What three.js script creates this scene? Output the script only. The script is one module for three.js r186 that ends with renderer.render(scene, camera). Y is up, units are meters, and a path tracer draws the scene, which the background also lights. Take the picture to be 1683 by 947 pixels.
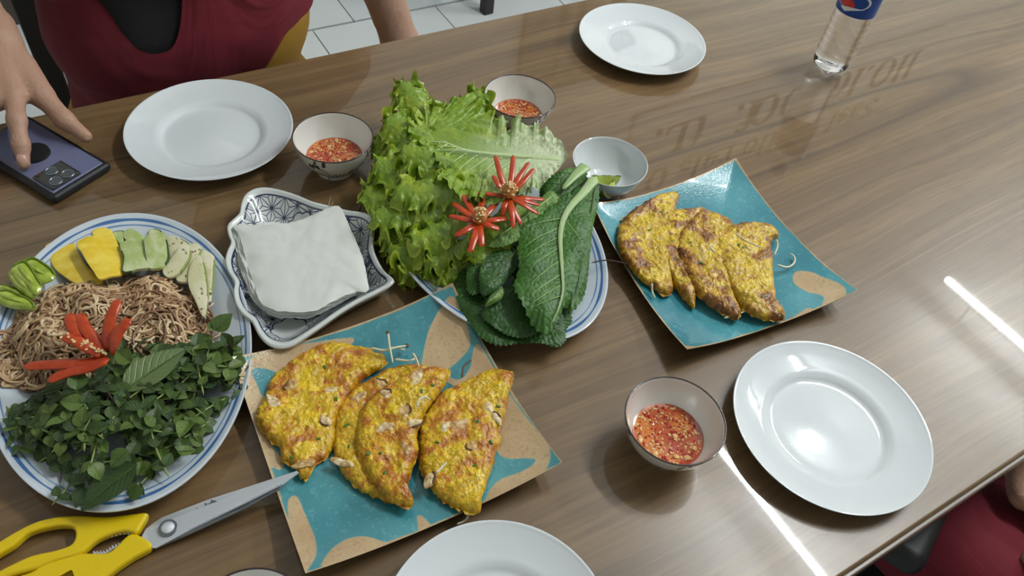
import * as THREE from 'three';
import { RoundedBoxGeometry } from 'three/addons/geometries/RoundedBoxGeometry.js';
import { mergeGeometries } from 'three/addons/utils/BufferGeometryUtils.js';
import { ImprovedNoise } from 'three/addons/math/ImprovedNoise.js';
import { RectAreaLightUniformsLib } from 'three/addons/lights/RectAreaLightUniformsLib.js';
// ---------- camera, lights, exposure ----------
const T = 0.75;                                   // height of the table top
const scene = new THREE.Scene();
scene.background = new THREE.Color(0x0b0c0e);
const camera = new THREE.PerspectiveCamera(40.262, 1683 / 947, 0.02, 40);
camera.position.set(0, T + 0.7355, 0);
camera.up.set(0.31995, 0.65044, -0.68888);
camera.lookAt(0.39952, T + 0.7355 - 0.75192, -0.52441);
const renderer = new THREE.WebGLRenderer({ antialias: true });
renderer.toneMapping = THREE.LinearToneMapping;
renderer.toneMappingExposure = 1.0;
renderer.shadowMap.enabled = true;
RectAreaLightUniformsLib.init();
const TUBE_LIGHT = 620, TUBE_SIDE = 430, TUBE_GLOW = 14, TUBE_COLOR = new THREE.Color().setRGB(0.96, 1.0, 1.0);
function tubeLight(x, z0, z1, label) {
  const t = thing('tube_light', label, 'lamp', [x, 2.45, (z0 + z1) / 2], 'fluorescent tubes');
  const L = z1 - z0;
  part(t, 'housing', shift(new RoundedBoxGeometry(0.016, 0.03, L + 0.06, 2, 0.004), x, 2.486, (z0 + z1) / 2), mat.whitePaint);
  part(t, 'tube', shift(new THREE.CylinderGeometry(0.008, 0.008, L, 16).rotateX(Math.PI / 2), x, 2.455, (z0 + z1) / 2),
    new THREE.MeshStandardMaterial({ color: 0xffffff, emissive: 0xeaf6ff, emissiveIntensity: TUBE_GLOW }));
  for (const e of [z0 - 0.012, z1 + 0.012]) part(t, 'end_cap', shift(new RoundedBoxGeometry(0.024, 0.036, 0.02, 2, 0.004), x, 2.46, e), mat.whitePaint);
  for (const e of [z0 + 0.2, z1 - 0.2]) part(t, 'hanger', shift(new THREE.CylinderGeometry(0.006, 0.006, 0.18, 8), x, 2.585, e), mat.greyMetal);
  for (const a of [0, 1, -1]) {                       // a bare tube shines down and to both sides
    const light = new THREE.RectAreaLight(TUBE_COLOR, a ? TUBE_SIDE : TUBE_LIGHT, 0.0135, L), h = new THREE.Group(); h.name = 'light_holder';
    light.name = 'tube_glow'; light.rotation.x = -Math.PI / 2; light.position.set(0, -0.0088, 0); h.position.set(0, 0.005, 0); h.rotation.z = a * 1.4; h.add(light); t.add(h);
  }
}

// ---------- helpers ----------
const taken = {};
function numbered(n) { const k = taken[n] = (taken[n] ?? -1) + 1; return k ? n + '_' + String(k).padStart(3, '0') : n; }
function rng(seed) { let a = seed >>> 0; return () => { a = (a + 0x6D2B79F5) | 0; let t = Math.imul(a ^ (a >>> 15), 1 | a); t = (t + Math.imul(t ^ (t >>> 7), 61 | t)) ^ t; return ((t ^ (t >>> 14)) >>> 0) / 4294967296; }; }
const PN = new ImprovedNoise();
const ns = (x, y, z = 0) => PN.noise(x, y, z);
const VT = (() => { const R = rng(99), t = new Float32Array(65536); for (let i = 0; i < 65536; i++) t[i] = R() * 1.5 - 0.75; return t; })();
function vn(x, y) { const i = Math.floor(x), j = Math.floor(y), fx = x - i, fy = y - j, u = fx * fx * (3 - 2 * fx), v = fy * fy * (3 - 2 * fy), a = (i & 255) | ((j & 255) << 8), b = ((i + 1) & 255) | ((j & 255) << 8), c = (i & 255) | (((j + 1) & 255) << 8), d = ((i + 1) & 255) | (((j + 1) & 255) << 8); const p = VT[a] + (VT[b] - VT[a]) * u, q = VT[c] + (VT[d] - VT[c]) * u; return p + (q - p) * v; }
function fbt(x, y, z = 0, o = 4) { let s = 0, a = 0.5, f = 1; const k = z * 17.37; for (let i = 0; i < o; i++) { s += a * vn(x * f + 7.3 * i + k, y * f + 3.1 * i + k * 1.7); a *= 0.5; f *= 2.03; } return s; }   // quick noise for textures
function fbm(x, y, z = 0, o = 4) { let s = 0, a = 0.5, f = 1; for (let i = 0; i < o; i++) { s += a * PN.noise(x * f + 7.3 * i, y * f + 3.1 * i, z * f); a *= 0.5; f *= 2.03; } return s; }
const clamp = (v, a = 0, b = 1) => Math.min(b, Math.max(a, v));
const sstep = (a, b, v) => { const t = clamp((v - a) / (b - a)); return t * t * (3 - 2 * t); };
const lerp = (a, b, t) => a + (b - a) * t;
const mix3 = (a, b, t) => [lerp(a[0], b[0], t), lerp(a[1], b[1], t), lerp(a[2], b[2], t)];
const lin = (hex) => { const c = new THREE.Color(hex); return [c.r, c.g, c.b]; };
// things live at their base; geometry is given in table coordinates (x, height over the table top, z)
function thing(name, label, category, [x, y, z], group) {
  const o = new THREE.Group(); o.name = numbered(name); o.position.set(x, T + y, z);
  o.userData = { label, category }; if (group) o.userData.group = group;
  o.userData0 = [x, y, z]; scene.add(o); return o;
}
function part(t, name, geo, m, label, kind) {
  const root = t.userData0 ?? [0, 0, 0];
  geo.translate(-root[0], -root[1], -root[2]);
  const o = new THREE.Mesh(geo, m); o.name = name; o.castShadow = o.receiveShadow = true;
  o.userData0 = root; if (label) o.userData.label = label; if (kind) o.userData.kind = kind;
  t.add(o); return o;
}
function struct(name, geo, m, label) {
  geo.translate(0, T, 0);
  const o = new THREE.Mesh(geo, m); o.name = name; o.userData = { kind: 'structure', label, category: name.split('_')[0] };
  o.userData0 = [0, -T, 0]; o.castShadow = o.receiveShadow = true; scene.add(o); return o;
}
const shift = (g, x, y, z) => g.translate(x, y, z);
const merge = (l) => mergeGeometries(l.map((g) => { const q = g.index ? g.toNonIndexed() : g; for (const k of Object.keys(q.attributes)) if (!['position', 'normal', 'uv', 'color'].includes(k)) q.deleteAttribute(k); return q; }), false);
function grid(nu, nv, f, closedU = false) {            // f(i/nu, j/nv) -> [x,y,z, u?, v?, r?, g?, b?]
  const pos = [], uv = [], col = [], idx = []; let hasCol = false;
  for (let j = 0; j <= nv; j++) for (let i = 0; i <= nu; i++) {
    const p = f(i / nu, j / nv); pos.push(p[0], p[1], p[2]); uv.push(p[3] ?? i / nu, p[4] ?? j / nv);
    if (p.length > 5) { hasCol = true; col.push(p[5], p[6], p[7]); }
  }
  for (let j = 0; j < nv; j++) for (let i = 0; i < nu; i++) { const a = j * (nu + 1) + i, b = a + 1, c = a + nu + 1, d = c + 1; idx.push(a, c, b, b, c, d); }
  const g = new THREE.BufferGeometry();
  g.setAttribute('position', new THREE.Float32BufferAttribute(pos, 3)); g.setAttribute('uv', new THREE.Float32BufferAttribute(uv, 2));
  if (hasCol) g.setAttribute('color', new THREE.Float32BufferAttribute(col, 3));
  g.setIndex(idx); g.computeVertexNormals();
  if (closedU) { const n = g.attributes.normal; for (let j = 0; j <= nv; j++) { const a = j * (nu + 1), b = a + nu; const x = n.getX(a) + n.getX(b), y = n.getY(a) + n.getY(b), z = n.getZ(a) + n.getZ(b), l = Math.hypot(x, y, z) || 1; n.setXYZ(a, x / l, y / l, z / l); n.setXYZ(b, x / l, y / l, z / l); } }
  return g;
}
function lathe(profile, cx, cz, seg = 96, sub = 4) {     // profile [[r,y],...] smoothed
  const c = new THREE.CatmullRomCurve3(profile.map(([r, y]) => new THREE.Vector3(r, y, 0)), false, 'centripetal');
  const p = c.getPoints(profile.length * sub).map((v) => new THREE.Vector2(Math.max(0, v.x), v.y));
  return new THREE.LatheGeometry(p, seg).translate(cx, 0, cz);
}
function closedCurve(pts, n, tension = 0.5) {            // resample a closed 2-D outline
  const c = new THREE.CatmullRomCurve3(pts.map(([x, z]) => new THREE.Vector3(x, 0, z)), true, 'centripetal', tension);
  c.arcLengthDivisions = 400; return c.getSpacedPoints(n).slice(0, n).map((v) => [v.x, v.z]);
}
function centroid(o) { let a = 0, x = 0, z = 0; for (let i = 0; i < o.length; i++) { const p = o[i], q = o[(i + 1) % o.length], k = p[0] * q[1] - q[0] * p[1]; a += k; x += (p[0] + q[0]) * k; z += (p[1] + q[1]) * k; } return [x / (3 * a), z / (3 * a)]; }
function inside(o, x, z) { let r = false; for (let i = 0, j = o.length - 1; i < o.length; j = i++) if ((o[i][1] > z) !== (o[j][1] > z) && x < (o[j][0] - o[i][0]) * (z - o[i][1]) / (o[j][1] - o[i][1]) + o[i][0]) r = !r; return r; }
function spineOf(o) {
  const c = centroid(o); let xx = 0, xz = 0, zz = 0;
  for (const p of o) { const a = p[0] - c[0], b = p[1] - c[1]; xx += a * a; xz += a * b; zz += b * b; }
  const th = 0.5 * Math.atan2(2 * xz, xx - zz), d = [Math.cos(th), Math.sin(th)];
  let L = 0, Wd = 0; for (const p of o) { L = Math.max(L, Math.abs((p[0] - c[0]) * d[0] + (p[1] - c[1]) * d[1])); Wd = Math.max(Wd, Math.abs(-(p[0] - c[0]) * d[1] + (p[1] - c[1]) * d[0])); }
  const h = Math.max(0, L - Wd) * 0.75; return { c, d, h, L, Wd };
}
function area(o) { let a = 0; for (let i = 0; i < o.length; i++) { const p = o[i], q = o[(i + 1) % o.length]; a += p[0] * q[1] - q[0] * p[1]; } return a; }
// a filled outline as a closed body: rings from a spine out to the outline, top(t,x,z,u) and bottom(t,x,z,u) give heights
function slab(outline, { n = 96, rings = 14, top, bottom, uvScale = 1, color, jitter = 0, seed = 1, sides = true, shapeT = (t) => t }) {
  let o = closedCurve(outline, n); if (area(o) > 0) o.reverse();
  const s = spineOf(o);
  if (jitter) o = o.map(([x, z], i) => { const k = 1 + jitter * (ns(x * 160, z * 160, seed) + 0.6 * ns(x * 420, z * 420, seed + 5)); return [s.c[0] + (x - s.c[0]) * k, s.c[1] + (z - s.c[1]) * k]; });
  const target = o.map(([x, z]) => { const k = clamp((x - s.c[0]) * s.d[0] + (z - s.c[1]) * s.d[1], -s.h, s.h); return [s.c[0] + s.d[0] * k, s.c[1] + s.d[1] * k]; });
  const P = (u, t) => { const i = Math.round(u * n) % n, a = target[i], b = o[i]; return [lerp(a[0], b[0], t), lerp(a[1], b[1], t)]; };
  const mk = (f, flip) => grid(n, rings, (u, v) => { const t = flip ? 1 - v : v, tt = shapeT(t), [x, z] = P(u, tt); const r = [x, f(tt, x, z, u), z, x * uvScale, z * uvScale]; if (color) r.push(...color(tt, x, z, u)); return r; }, true);
  const l = [mk(top, false)]; if (bottom) l.push(mk(bottom, true));
  if (sides && bottom) l.push(grid(n, 1, (u, v) => { const [x, z] = P(u, 1); const r = [x, v < 0.5 ? top(1, x, z, u) : bottom(1, x, z, u), z, x * uvScale, z * uvScale]; if (color) r.push(...color(1, x, z, u)); return r; }, true));
  return merge(l);
}
// a tube along points, radius(s) -> [half width, half height]
function sweep(pts, radius, { seg = 16, sides = 8, color, caps = true } = {}) {
  const c = new THREE.CatmullRomCurve3(pts.map((p) => new THREE.Vector3(...p)), false, 'centripetal');
  const Y = new THREE.Vector3(0, 1, 0), a = new THREE.Vector3(), S = new THREE.Vector3(), N = new THREE.Vector3(), prev = new THREE.Vector3(1, 0, 0);
  const P = [], F = [];
  for (let i = 0; i <= seg; i++) { const p = c.getPoint(i / seg); c.getTangent(i / seg, a); S.crossVectors(a, Y); if (S.length() < 0.15) S.copy(prev); S.addScaledVector(a, -S.dot(a)).normalize(); if (i && S.dot(prev) < 0) S.negate(); prev.copy(S); N.crossVectors(S, a).normalize(); P.push(p); F.push([S.clone(), N.clone()]); }
  const g = grid(sides, seg, (u, v) => {
    const i = Math.round(v * seg), [rw, rh] = radius(v), th = -u * Math.PI * 2, e = (caps && (i === 0 || i === seg)) ? 0.02 : 1;
    const p = P[i].clone().addScaledVector(F[i][0], Math.cos(th) * rw * e).addScaledVector(F[i][1], Math.sin(th) * rh * e);
    const r = [p.x, p.y, p.z, u, v]; if (color) r.push(...color(v, u)); return r;
  }, true);
  return g;
}
// surface nets over a distance field
function nets(sdf, mn, mx, cell) {
  const nx = Math.ceil((mx[0] - mn[0]) / cell) + 1, ny = Math.ceil((mx[1] - mn[1]) / cell) + 1, nz = Math.ceil((mx[2] - mn[2]) / cell) + 1;
  const f = new Float32Array(nx * ny * nz), id = new Int32Array(nx * ny * nz).fill(-1), pos = [], idx = [];
  const at = (i, j, k) => i + nx * (j + ny * k);
  for (let k = 0; k < nz; k++) for (let j = 0; j < ny; j++) for (let i = 0; i < nx; i++) f[at(i, j, k)] = sdf(mn[0] + i * cell, mn[1] + j * cell, mn[2] + k * cell);
  for (let k = 0; k < nz - 1; k++) for (let j = 0; j < ny - 1; j++) for (let i = 0; i < nx - 1; i++) {
    let x = 0, y = 0, z = 0, n = 0;
    const v = (a, b, c) => f[at(i + a, j + b, k + c)];
    const edge = (a, b, c, d, e, g) => { const p = v(a, b, c), q = v(d, e, g); if ((p < 0) !== (q < 0)) { const t = p / (p - q); x += a + (d - a) * t; y += b + (e - b) * t; z += c + (g - c) * t; n++; } };
    for (let a = 0; a < 2; a++) for (let b = 0; b < 2; b++) { edge(0, a, b, 1, a, b); edge(a, 0, b, a, 1, b); edge(a, b, 0, a, b, 1); }
    if (n) { id[at(i, j, k)] = pos.length / 3; pos.push(mn[0] + (i + x / n) * cell, mn[1] + (j + y / n) * cell, mn[2] + (k + z / n) * cell); }
  }
  const quad = (a, b, c, d, flip) => { if (a < 0 || b < 0 || c < 0 || d < 0) return; if (flip) idx.push(a, c, b, a, d, c); else idx.push(a, b, c, a, c, d); };
  for (let k = 1; k < nz - 1; k++) for (let j = 1; j < ny - 1; j++) for (let i = 1; i < nx - 1; i++) {
    const s = f[at(i, j, k)] < 0;
    if (s !== f[at(i + 1, j, k)] < 0) quad(id[at(i, j - 1, k - 1)], id[at(i, j, k - 1)], id[at(i, j, k)], id[at(i, j - 1, k)], !s);
    if (s !== f[at(i, j + 1, k)] < 0) quad(id[at(i - 1, j, k - 1)], id[at(i - 1, j, k)], id[at(i, j, k)], id[at(i, j, k - 1)], !s);
    if (s !== f[at(i, j, k + 1)] < 0) quad(id[at(i - 1, j - 1, k)], id[at(i, j - 1, k)], id[at(i, j, k)], id[at(i - 1, j, k)], !s);
  }
  const g = new THREE.BufferGeometry(); g.setAttribute('position', new THREE.Float32BufferAttribute(pos, 3));
  g.setAttribute('uv', new THREE.Float32BufferAttribute(new Float32Array(pos.length / 3 * 2).map((_, q) => pos[(q >> 1) * 3 + (q & 1 ? 1 : 0)]), 2));
  g.setIndex(idx); g.computeVertexNormals(); return g;
}
const capsule = (a, b, ra, rb) => { const d = [b[0] - a[0], b[1] - a[1], b[2] - a[2]], L = d[0] * d[0] + d[1] * d[1] + d[2] * d[2] || 1e-9; return (x, y, z) => { const t = clamp(((x - a[0]) * d[0] + (y - a[1]) * d[1] + (z - a[2]) * d[2]) / L); return Math.hypot(x - a[0] - d[0] * t, y - a[1] - d[1] * t, z - a[2] - d[2] * t) - lerp(ra, rb, t); }; };
const ellipsoid = (c, r) => (x, y, z) => { const k = Math.hypot((x - c[0]) / r[0], (y - c[1]) / r[1], (z - c[2]) / r[2]); return (k - 1) * Math.min(...r); };
const smin = (a, b, k) => { const h = clamp(0.5 + 0.5 * (b - a) / k); return lerp(b, a, h) - k * h * (1 - h); };
const blend = (fs, k) => (x, y, z) => { let d = 1e3; for (const f of fs) d = smin(d, f(x, y, z), k); return d; };
const chain = (pts, rs) => pts.slice(1).map((p, i) => capsule(pts[i], p, rs[i], rs[i + 1]));
// textures
function tex(w, h, f, srgb = true) {
  const d = new Uint8Array(w * h * 4);
  for (let j = 0; j < h; j++) for (let i = 0; i < w; i++) { const c = f(i / w, j / h), k = (j * w + i) * 4; if (typeof c === 'number') d[k] = d[k + 1] = d[k + 2] = clamp(c) * 255; else { d[k] = clamp(c[0]) * 255; d[k + 1] = clamp(c[1]) * 255; d[k + 2] = clamp(c[2]) * 255; } d[k + 3] = 255; }
  const t = new THREE.DataTexture(d, w, h); t.magFilter = THREE.LinearFilter; t.minFilter = THREE.LinearFilter; t.wrapS = t.wrapT = THREE.MirroredRepeatWrapping; if (srgb) t.colorSpace = THREE.SRGBColorSpace; t.needsUpdate = true; return t;
}
function canvasTex(w, h, draw, wrap = THREE.ClampToEdgeWrapping) {
  const c = document.createElement('canvas'); c.width = w; c.height = h; draw(c.getContext('2d'), w, h);
  const t = new THREE.CanvasTexture(c); t.colorSpace = THREE.SRGBColorSpace; t.wrapS = t.wrapT = wrap; return t;
}
const rgb = (r, g, b) => [r / 255, g / 255, b / 255];
const std = (color, roughness = 0.6, more = {}) => new THREE.MeshPhysicalMaterial({ color, roughness, ...more });

// ---------- shared materials ----------
const grainBump = tex(256, 256, (x, y) => 0.5 + 0.7 * fbt(x * 24, y * 24, 2, 4), false);
const clothBump = tex(256, 256, (x, y) => 0.5 + 0.25 * Math.sin(x * 402) * Math.sin(y * 402) + 0.3 * fbt(x * 12, y * 12, 5), false);
const rep = (t, k) => { const c = t.clone(); c.repeat.set(k, k); c.needsUpdate = true; return c; };
const mat = {
  whitePaint: std(0xe4e6e6, 0.5), greyMetal: std(0x8c9094, 0.35, { metalness: 0.8 }),
  porcelain: std(new THREE.Color().setRGB(0.68, 0.72, 0.745), 0.05, { clearcoat: 1, clearcoatRoughness: 0.02 }),
  porcelainWarm: std(new THREE.Color().setRGB(0.72, 0.71, 0.67), 0.15, { clearcoat: 1, clearcoatRoughness: 0.04 }),
  rimBrown: std(0x2a1712, 0.25, { clearcoat: 1 }),
  darkWood: std(0x2a2725, 0.5), seatGrey: std(0x26282a, 0.8, { bumpMap: rep(clothBump, 6), bumpScale: 0.0006 }),
  skin: std(new THREE.Color().setRGB(0.42, 0.245, 0.17), 0.55, { bumpMap: rep(grainBump, 14), bumpScale: 0.0006 }),
  nail: std(new THREE.Color().setRGB(0.52, 0.30, 0.24), 0.3),
  black: std(0x07070a, 0.85, { bumpMap: rep(clothBump, 10), bumpScale: 0.0005 }),
  red: std(new THREE.Color().setRGB(0.15, 0.0045, 0.015), 0.85, { bumpMap: rep(clothBump, 8), bumpScale: 0.0007 }),
  yellow: std(0x9c7414, 0.8, { bumpMap: rep(clothBump, 8), bumpScale: 0.0007 }),
  hair: std(0x120d0b, 0.5),
};
// outlines and paths in metres on the table (x, z) or (x, height, z)
const D = {
  dish1: [[0.3126,-0.5262],[0.3028,-0.2678],[0.0397,-0.28],[0.0536,-0.5322]],
  dish2: [[0.7979,-0.5673],[0.7722,-0.3008],[0.5098,-0.3237],[0.5465,-0.5732]],
  tan1: [[[-1.038,-1.061],[0.01,-0.92],[-0.007,-0.832],[-0.212,-0.813],[-0.344,-0.835],[-0.489,-0.81],[-0.655,-0.707],[-0.665,-0.765],[-0.795,-0.871],[-0.898,-0.882],[-0.88,-0.706],[-0.874,-0.584],[-0.835,-0.633],[-0.896,-0.412],[-0.937,-0.176],[-0.875,0.036],[-0.93,0.099],[-0.951,0.045],[-0.99,0.056],[-1.025,-0.217]],[[-0.972,0.365],[-0.873,0.313],[-0.869,0.496],[-0.857,0.715],[-0.88,0.858],[-0.938,0.931],[-1.007,1.009],[-1.013,0.847]],[[-0.936,1.018],[-0.803,0.869],[-0.671,0.823],[-0.541,0.855],[-0.438,0.963],[-0.37,1.033],[-0.266,1.043],[-0.173,0.995],[-0.147,0.854],[-0.105,0.874],[-0.082,1.011],[0.016,1.043],[-0.216,1.067],[-0.682,1.051]],[[0.966,-0.409],[0.974,-0.179],[0.962,0.31],[1.031,1.014],[0.333,1.042],[0.354,0.983],[0.516,0.858],[0.708,0.903],[0.873,0.875],[0.837,0.813],[0.642,0.714],[0.641,0.553],[0.725,0.269],[0.678,0.009],[0.552,-0.155],[0.579,-0.214],[0.671,-0.1],[0.825,-0.21],[0.854,-0.289]],[[0.924,-0.916],[0.798,-0.841],[0.636,-0.714],[0.516,-0.537],[0.414,-0.38],[0.482,-0.258],[0.63,-0.263],[0.788,-0.319],[0.886,-0.369],[0.948,-0.533],[0.973,-0.783],[0.965,-0.881]]],
  tan2: [[[0.675,0.505],[0.746,0.502],[0.844,0.582],[0.882,0.699],[0.951,0.838],[0.929,0.955],[0.825,1.013],[0.632,1.024],[0.589,0.982],[0.692,0.938],[0.715,0.864],[0.628,0.777],[0.6,0.682],[0.591,0.592]],[[0.234,0.988],[0.324,0.973],[0.497,0.936],[0.497,0.99],[0.364,1.035],[0.211,1.033]],[[-1.007,1.01],[-1.028,0.929],[-0.947,0.957],[-0.783,1.009],[-0.648,1.031],[-0.799,1.033]],[[0.989,-0.877],[0.911,-0.678],[0.937,-0.743]]],
  pan1: [[[0.202,-0.4693],[0.1958,-0.4852],[0.184,-0.4972],[0.159,-0.514],[0.1414,-0.5162],[0.126,-0.514],[0.1057,-0.5074],[0.0853,-0.4989],[0.0756,-0.4858],[0.0662,-0.473],[0.0562,-0.463],[0.0542,-0.4473],[0.0564,-0.4299],[0.0625,-0.4148],[0.0611,-0.4017],[0.0682,-0.3903],[0.0701,-0.3779],[0.0749,-0.3735],[0.0872,-0.3846],[0.1021,-0.3889],[0.113,-0.3994],[0.127,-0.4257],[0.1469,-0.4441],[0.1644,-0.4558],[0.1815,-0.4613],[0.1933,-0.4626]],[[0.1188,-0.4143],[0.1303,-0.4341],[0.1436,-0.445],[0.1595,-0.4529],[0.1787,-0.4549],[0.1952,-0.4585],[0.2166,-0.4552],[0.2354,-0.4461],[0.2379,-0.4354],[0.205,-0.4148],[0.1679,-0.3898],[0.1472,-0.3673],[0.1415,-0.3543],[0.1413,-0.3312],[0.145,-0.3097],[0.1283,-0.3246],[0.116,-0.3422],[0.1083,-0.3634],[0.108,-0.3831],[0.1128,-0.4008]],[[0.2538,-0.4177],[0.251,-0.4237],[0.2364,-0.4331],[0.2152,-0.4364],[0.1918,-0.4341],[0.1711,-0.4287],[0.1531,-0.4201],[0.139,-0.4017],[0.1307,-0.3854],[0.1271,-0.3634],[0.1285,-0.3396],[0.1326,-0.3189],[0.1406,-0.3074],[0.1472,-0.3003],[0.1532,-0.3002],[0.1554,-0.3034],[0.1523,-0.3124],[0.1599,-0.3236],[0.1715,-0.337],[0.1834,-0.3509],[0.1883,-0.3647],[0.2039,-0.3821],[0.2262,-0.3971],[0.2425,-0.4071]],[[0.3149,-0.3901],[0.3002,-0.4035],[0.2775,-0.406],[0.2529,-0.4042],[0.2329,-0.4026],[0.2167,-0.3928],[0.1999,-0.3796],[0.189,-0.36],[0.1795,-0.3405],[0.1766,-0.3223],[0.1775,-0.3066],[0.1845,-0.2861],[0.1944,-0.2718],[0.2027,-0.2646],[0.2088,-0.2662],[0.2158,-0.2756],[0.2282,-0.2883],[0.2441,-0.3037],[0.255,-0.3165],[0.2658,-0.3234],[0.2681,-0.3328],[0.2822,-0.3473],[0.2972,-0.3665],[0.3112,-0.3802]]],
  pan2: [[[0.6795,-0.5471],[0.6788,-0.5537],[0.664,-0.5572],[0.6448,-0.5573],[0.6182,-0.5523],[0.5963,-0.5478],[0.5752,-0.5388],[0.5589,-0.526],[0.5464,-0.5119],[0.538,-0.4942],[0.5333,-0.4755],[0.5336,-0.4569],[0.535,-0.4402],[0.5412,-0.4254],[0.5472,-0.4109],[0.5572,-0.4082],[0.5666,-0.4156],[0.5722,-0.425],[0.5935,-0.4522],[0.6105,-0.4787],[0.6284,-0.5017],[0.6418,-0.514],[0.6583,-0.5276],[0.6681,-0.5376]],[[0.6957,-0.5089],[0.6778,-0.5158],[0.657,-0.5235],[0.6359,-0.5258],[0.6208,-0.5233],[0.6063,-0.5115],[0.5932,-0.4952],[0.5842,-0.4776],[0.5755,-0.4521],[0.5742,-0.4322],[0.5704,-0.4139],[0.5693,-0.3948],[0.5704,-0.3788],[0.582,-0.3888],[0.5937,-0.4031],[0.6103,-0.4279],[0.6276,-0.4537],[0.6511,-0.4781],[0.6815,-0.4964]],[[0.7063,-0.4627],[0.7064,-0.4787],[0.6959,-0.494],[0.6821,-0.5056],[0.6597,-0.497],[0.6379,-0.4887],[0.6142,-0.4728],[0.6042,-0.4602],[0.5951,-0.4351],[0.5865,-0.4067],[0.5852,-0.3857],[0.5888,-0.3667],[0.5958,-0.3502],[0.6012,-0.3402],[0.6134,-0.3419],[0.6168,-0.3498],[0.6259,-0.3726],[0.6405,-0.3979],[0.6531,-0.4211],[0.6649,-0.4371],[0.6853,-0.4542]],[[0.7542,-0.4232],[0.7589,-0.437],[0.7525,-0.4476],[0.7341,-0.4585],[0.7118,-0.4648],[0.6934,-0.4616],[0.6725,-0.4598],[0.6589,-0.4527],[0.6471,-0.4364],[0.6359,-0.4122],[0.6264,-0.3881],[0.6222,-0.3664],[0.6206,-0.344],[0.6275,-0.3276],[0.6423,-0.3161],[0.6593,-0.3107],[0.6566,-0.3195],[0.6627,-0.3319],[0.6741,-0.3461],[0.6924,-0.3698],[0.7141,-0.3932],[0.726,-0.4094],[0.7397,-0.4207]]],
  mush1: [[[0.1328,-0.4555],[0.0978,-0.4771],[0.0748,-0.4645],[0.1129,-0.4225],[0.0775,-0.3861]],[[0.157,-0.4371],[0.1834,-0.4398],[0.1107,-0.3712]],[[0.2165,-0.4236],[0.1883,-0.3913],[0.1617,-0.3836],[0.1899,-0.3757],[0.1703,-0.3529],[0.1796,-0.4194]],[[0.2693,-0.3607],[0.2324,-0.3277],[0.2181,-0.3596],[0.1775,-0.3142],[0.233,-0.3564],[0.2707,-0.3461]]],
  scal1: [[[0.1328,-0.4424],[0.0685,-0.3964],[0.0999,-0.4064],[0.1374,-0.4849]],[[0.1313,-0.4091],[0.159,-0.4252],[0.1236,-0.3864]],[[0.2272,-0.4071],[0.1458,-0.3594],[0.1355,-0.3645],[0.1414,-0.3383],[0.2132,-0.4051]],[[0.2501,-0.35],[0.2251,-0.3074],[0.2519,-0.3228],[0.2798,-0.3568],[0.2025,-0.3468]]],
  scal2: [[[0.5924,-0.5034],[0.6293,-0.5254]],[[0.6076,-0.4748],[0.5938,-0.4451]],[[0.6246,-0.4586],[0.614,-0.4235]],[[0.6814,-0.4202],[0.6469,-0.3447],[0.6801,-0.4272],[0.6439,-0.3121]]],
  sprout1: [[[0.1895,0.03,-0.4832],[0.2021,0.03,-0.4733],[0.2163,0.03,-0.4713],[0.2292,0.022,-0.474]],[[0.2151,0.03,-0.4938],[0.2082,0.034,-0.4743],[0.2016,0.034,-0.4515]],[[0.207,0.028,-0.4592],[0.2202,0.028,-0.4509],[0.2299,0.026,-0.4511]],[[0.2261,0.035,-0.4539],[0.2261,0.035,-0.4435],[0.2243,0.035,-0.4342]],[[0.2615,0.028,-0.4048],[0.2709,0.028,-0.4179],[0.2825,0.028,-0.4218]],[[0.1976,0.045,-0.3833],[0.2013,0.048,-0.3887],[0.2091,0.048,-0.39],[0.2135,0.046,-0.3854]],[[0.1825,0.042,-0.3108],[0.1975,0.042,-0.3166]],[[0.1992,0.024,-0.2711],[0.1939,0.014,-0.2662],[0.1839,0.012,-0.2669]],[[0.1952,0.026,-0.4751],[0.2134,0.028,-0.4733],[0.2255,0.02,-0.4701]]],
  sprout2: [[[0.5922,0.02,-0.3474],[0.6098,0.022,-0.3441],[0.6334,0.022,-0.3429]],[[0.6303,0.047,-0.4223],[0.6301,0.047,-0.4307],[0.6371,0.044,-0.4399]],[[0.7172,0.02,-0.387],[0.7295,0.018,-0.3779],[0.7449,0.018,-0.3806],[0.7521,0.018,-0.3881],[0.7496,0.02,-0.3951]],[[0.5367,0.03,-0.4257],[0.5345,0.022,-0.4186],[0.5332,0.02,-0.4102]],[[0.7397,0.03,-0.4164],[0.7366,0.026,-0.4088],[0.721,0.026,-0.3985]],[[0.6751,0.05,-0.437],[0.6792,0.05,-0.4202],[0.69,0.05,-0.4005]]],
  wisp: [[0.4813,0.036,-0.4818],[0.4989,0.036,-0.4786],[0.513,0.033,-0.4736],[0.5278,0.03,-0.4645]],
  fan: [[0.1442,-0.7702],[0.1548,-0.7761],[0.1671,-0.7759],[0.1816,-0.7669],[0.2,-0.7479],[0.2169,-0.7249],[0.2318,-0.7107],[0.2503,-0.6929],[0.2702,-0.6784],[0.2745,-0.6632],[0.2634,-0.6404],[0.2535,-0.6196],[0.2498,-0.5969],[0.2504,-0.5761],[0.2542,-0.561],[0.249,-0.5568],[0.2301,-0.5525],[0.2045,-0.5485],[0.1785,-0.542],[0.1523,-0.5331],[0.1298,-0.5262],[0.1133,-0.5225],[0.1015,-0.5253],[0.0923,-0.5354],[0.0883,-0.5518],[0.0874,-0.5714],[0.0815,-0.5862],[0.0796,-0.6039],[0.0828,-0.6211],[0.0881,-0.6345],[0.0867,-0.6547],[0.0896,-0.6734],[0.0967,-0.6871],[0.1039,-0.6977],[0.1049,-0.7114],[0.1092,-0.7274],[0.1199,-0.7355],[0.1277,-0.7413],[0.1351,-0.7569]],
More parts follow.
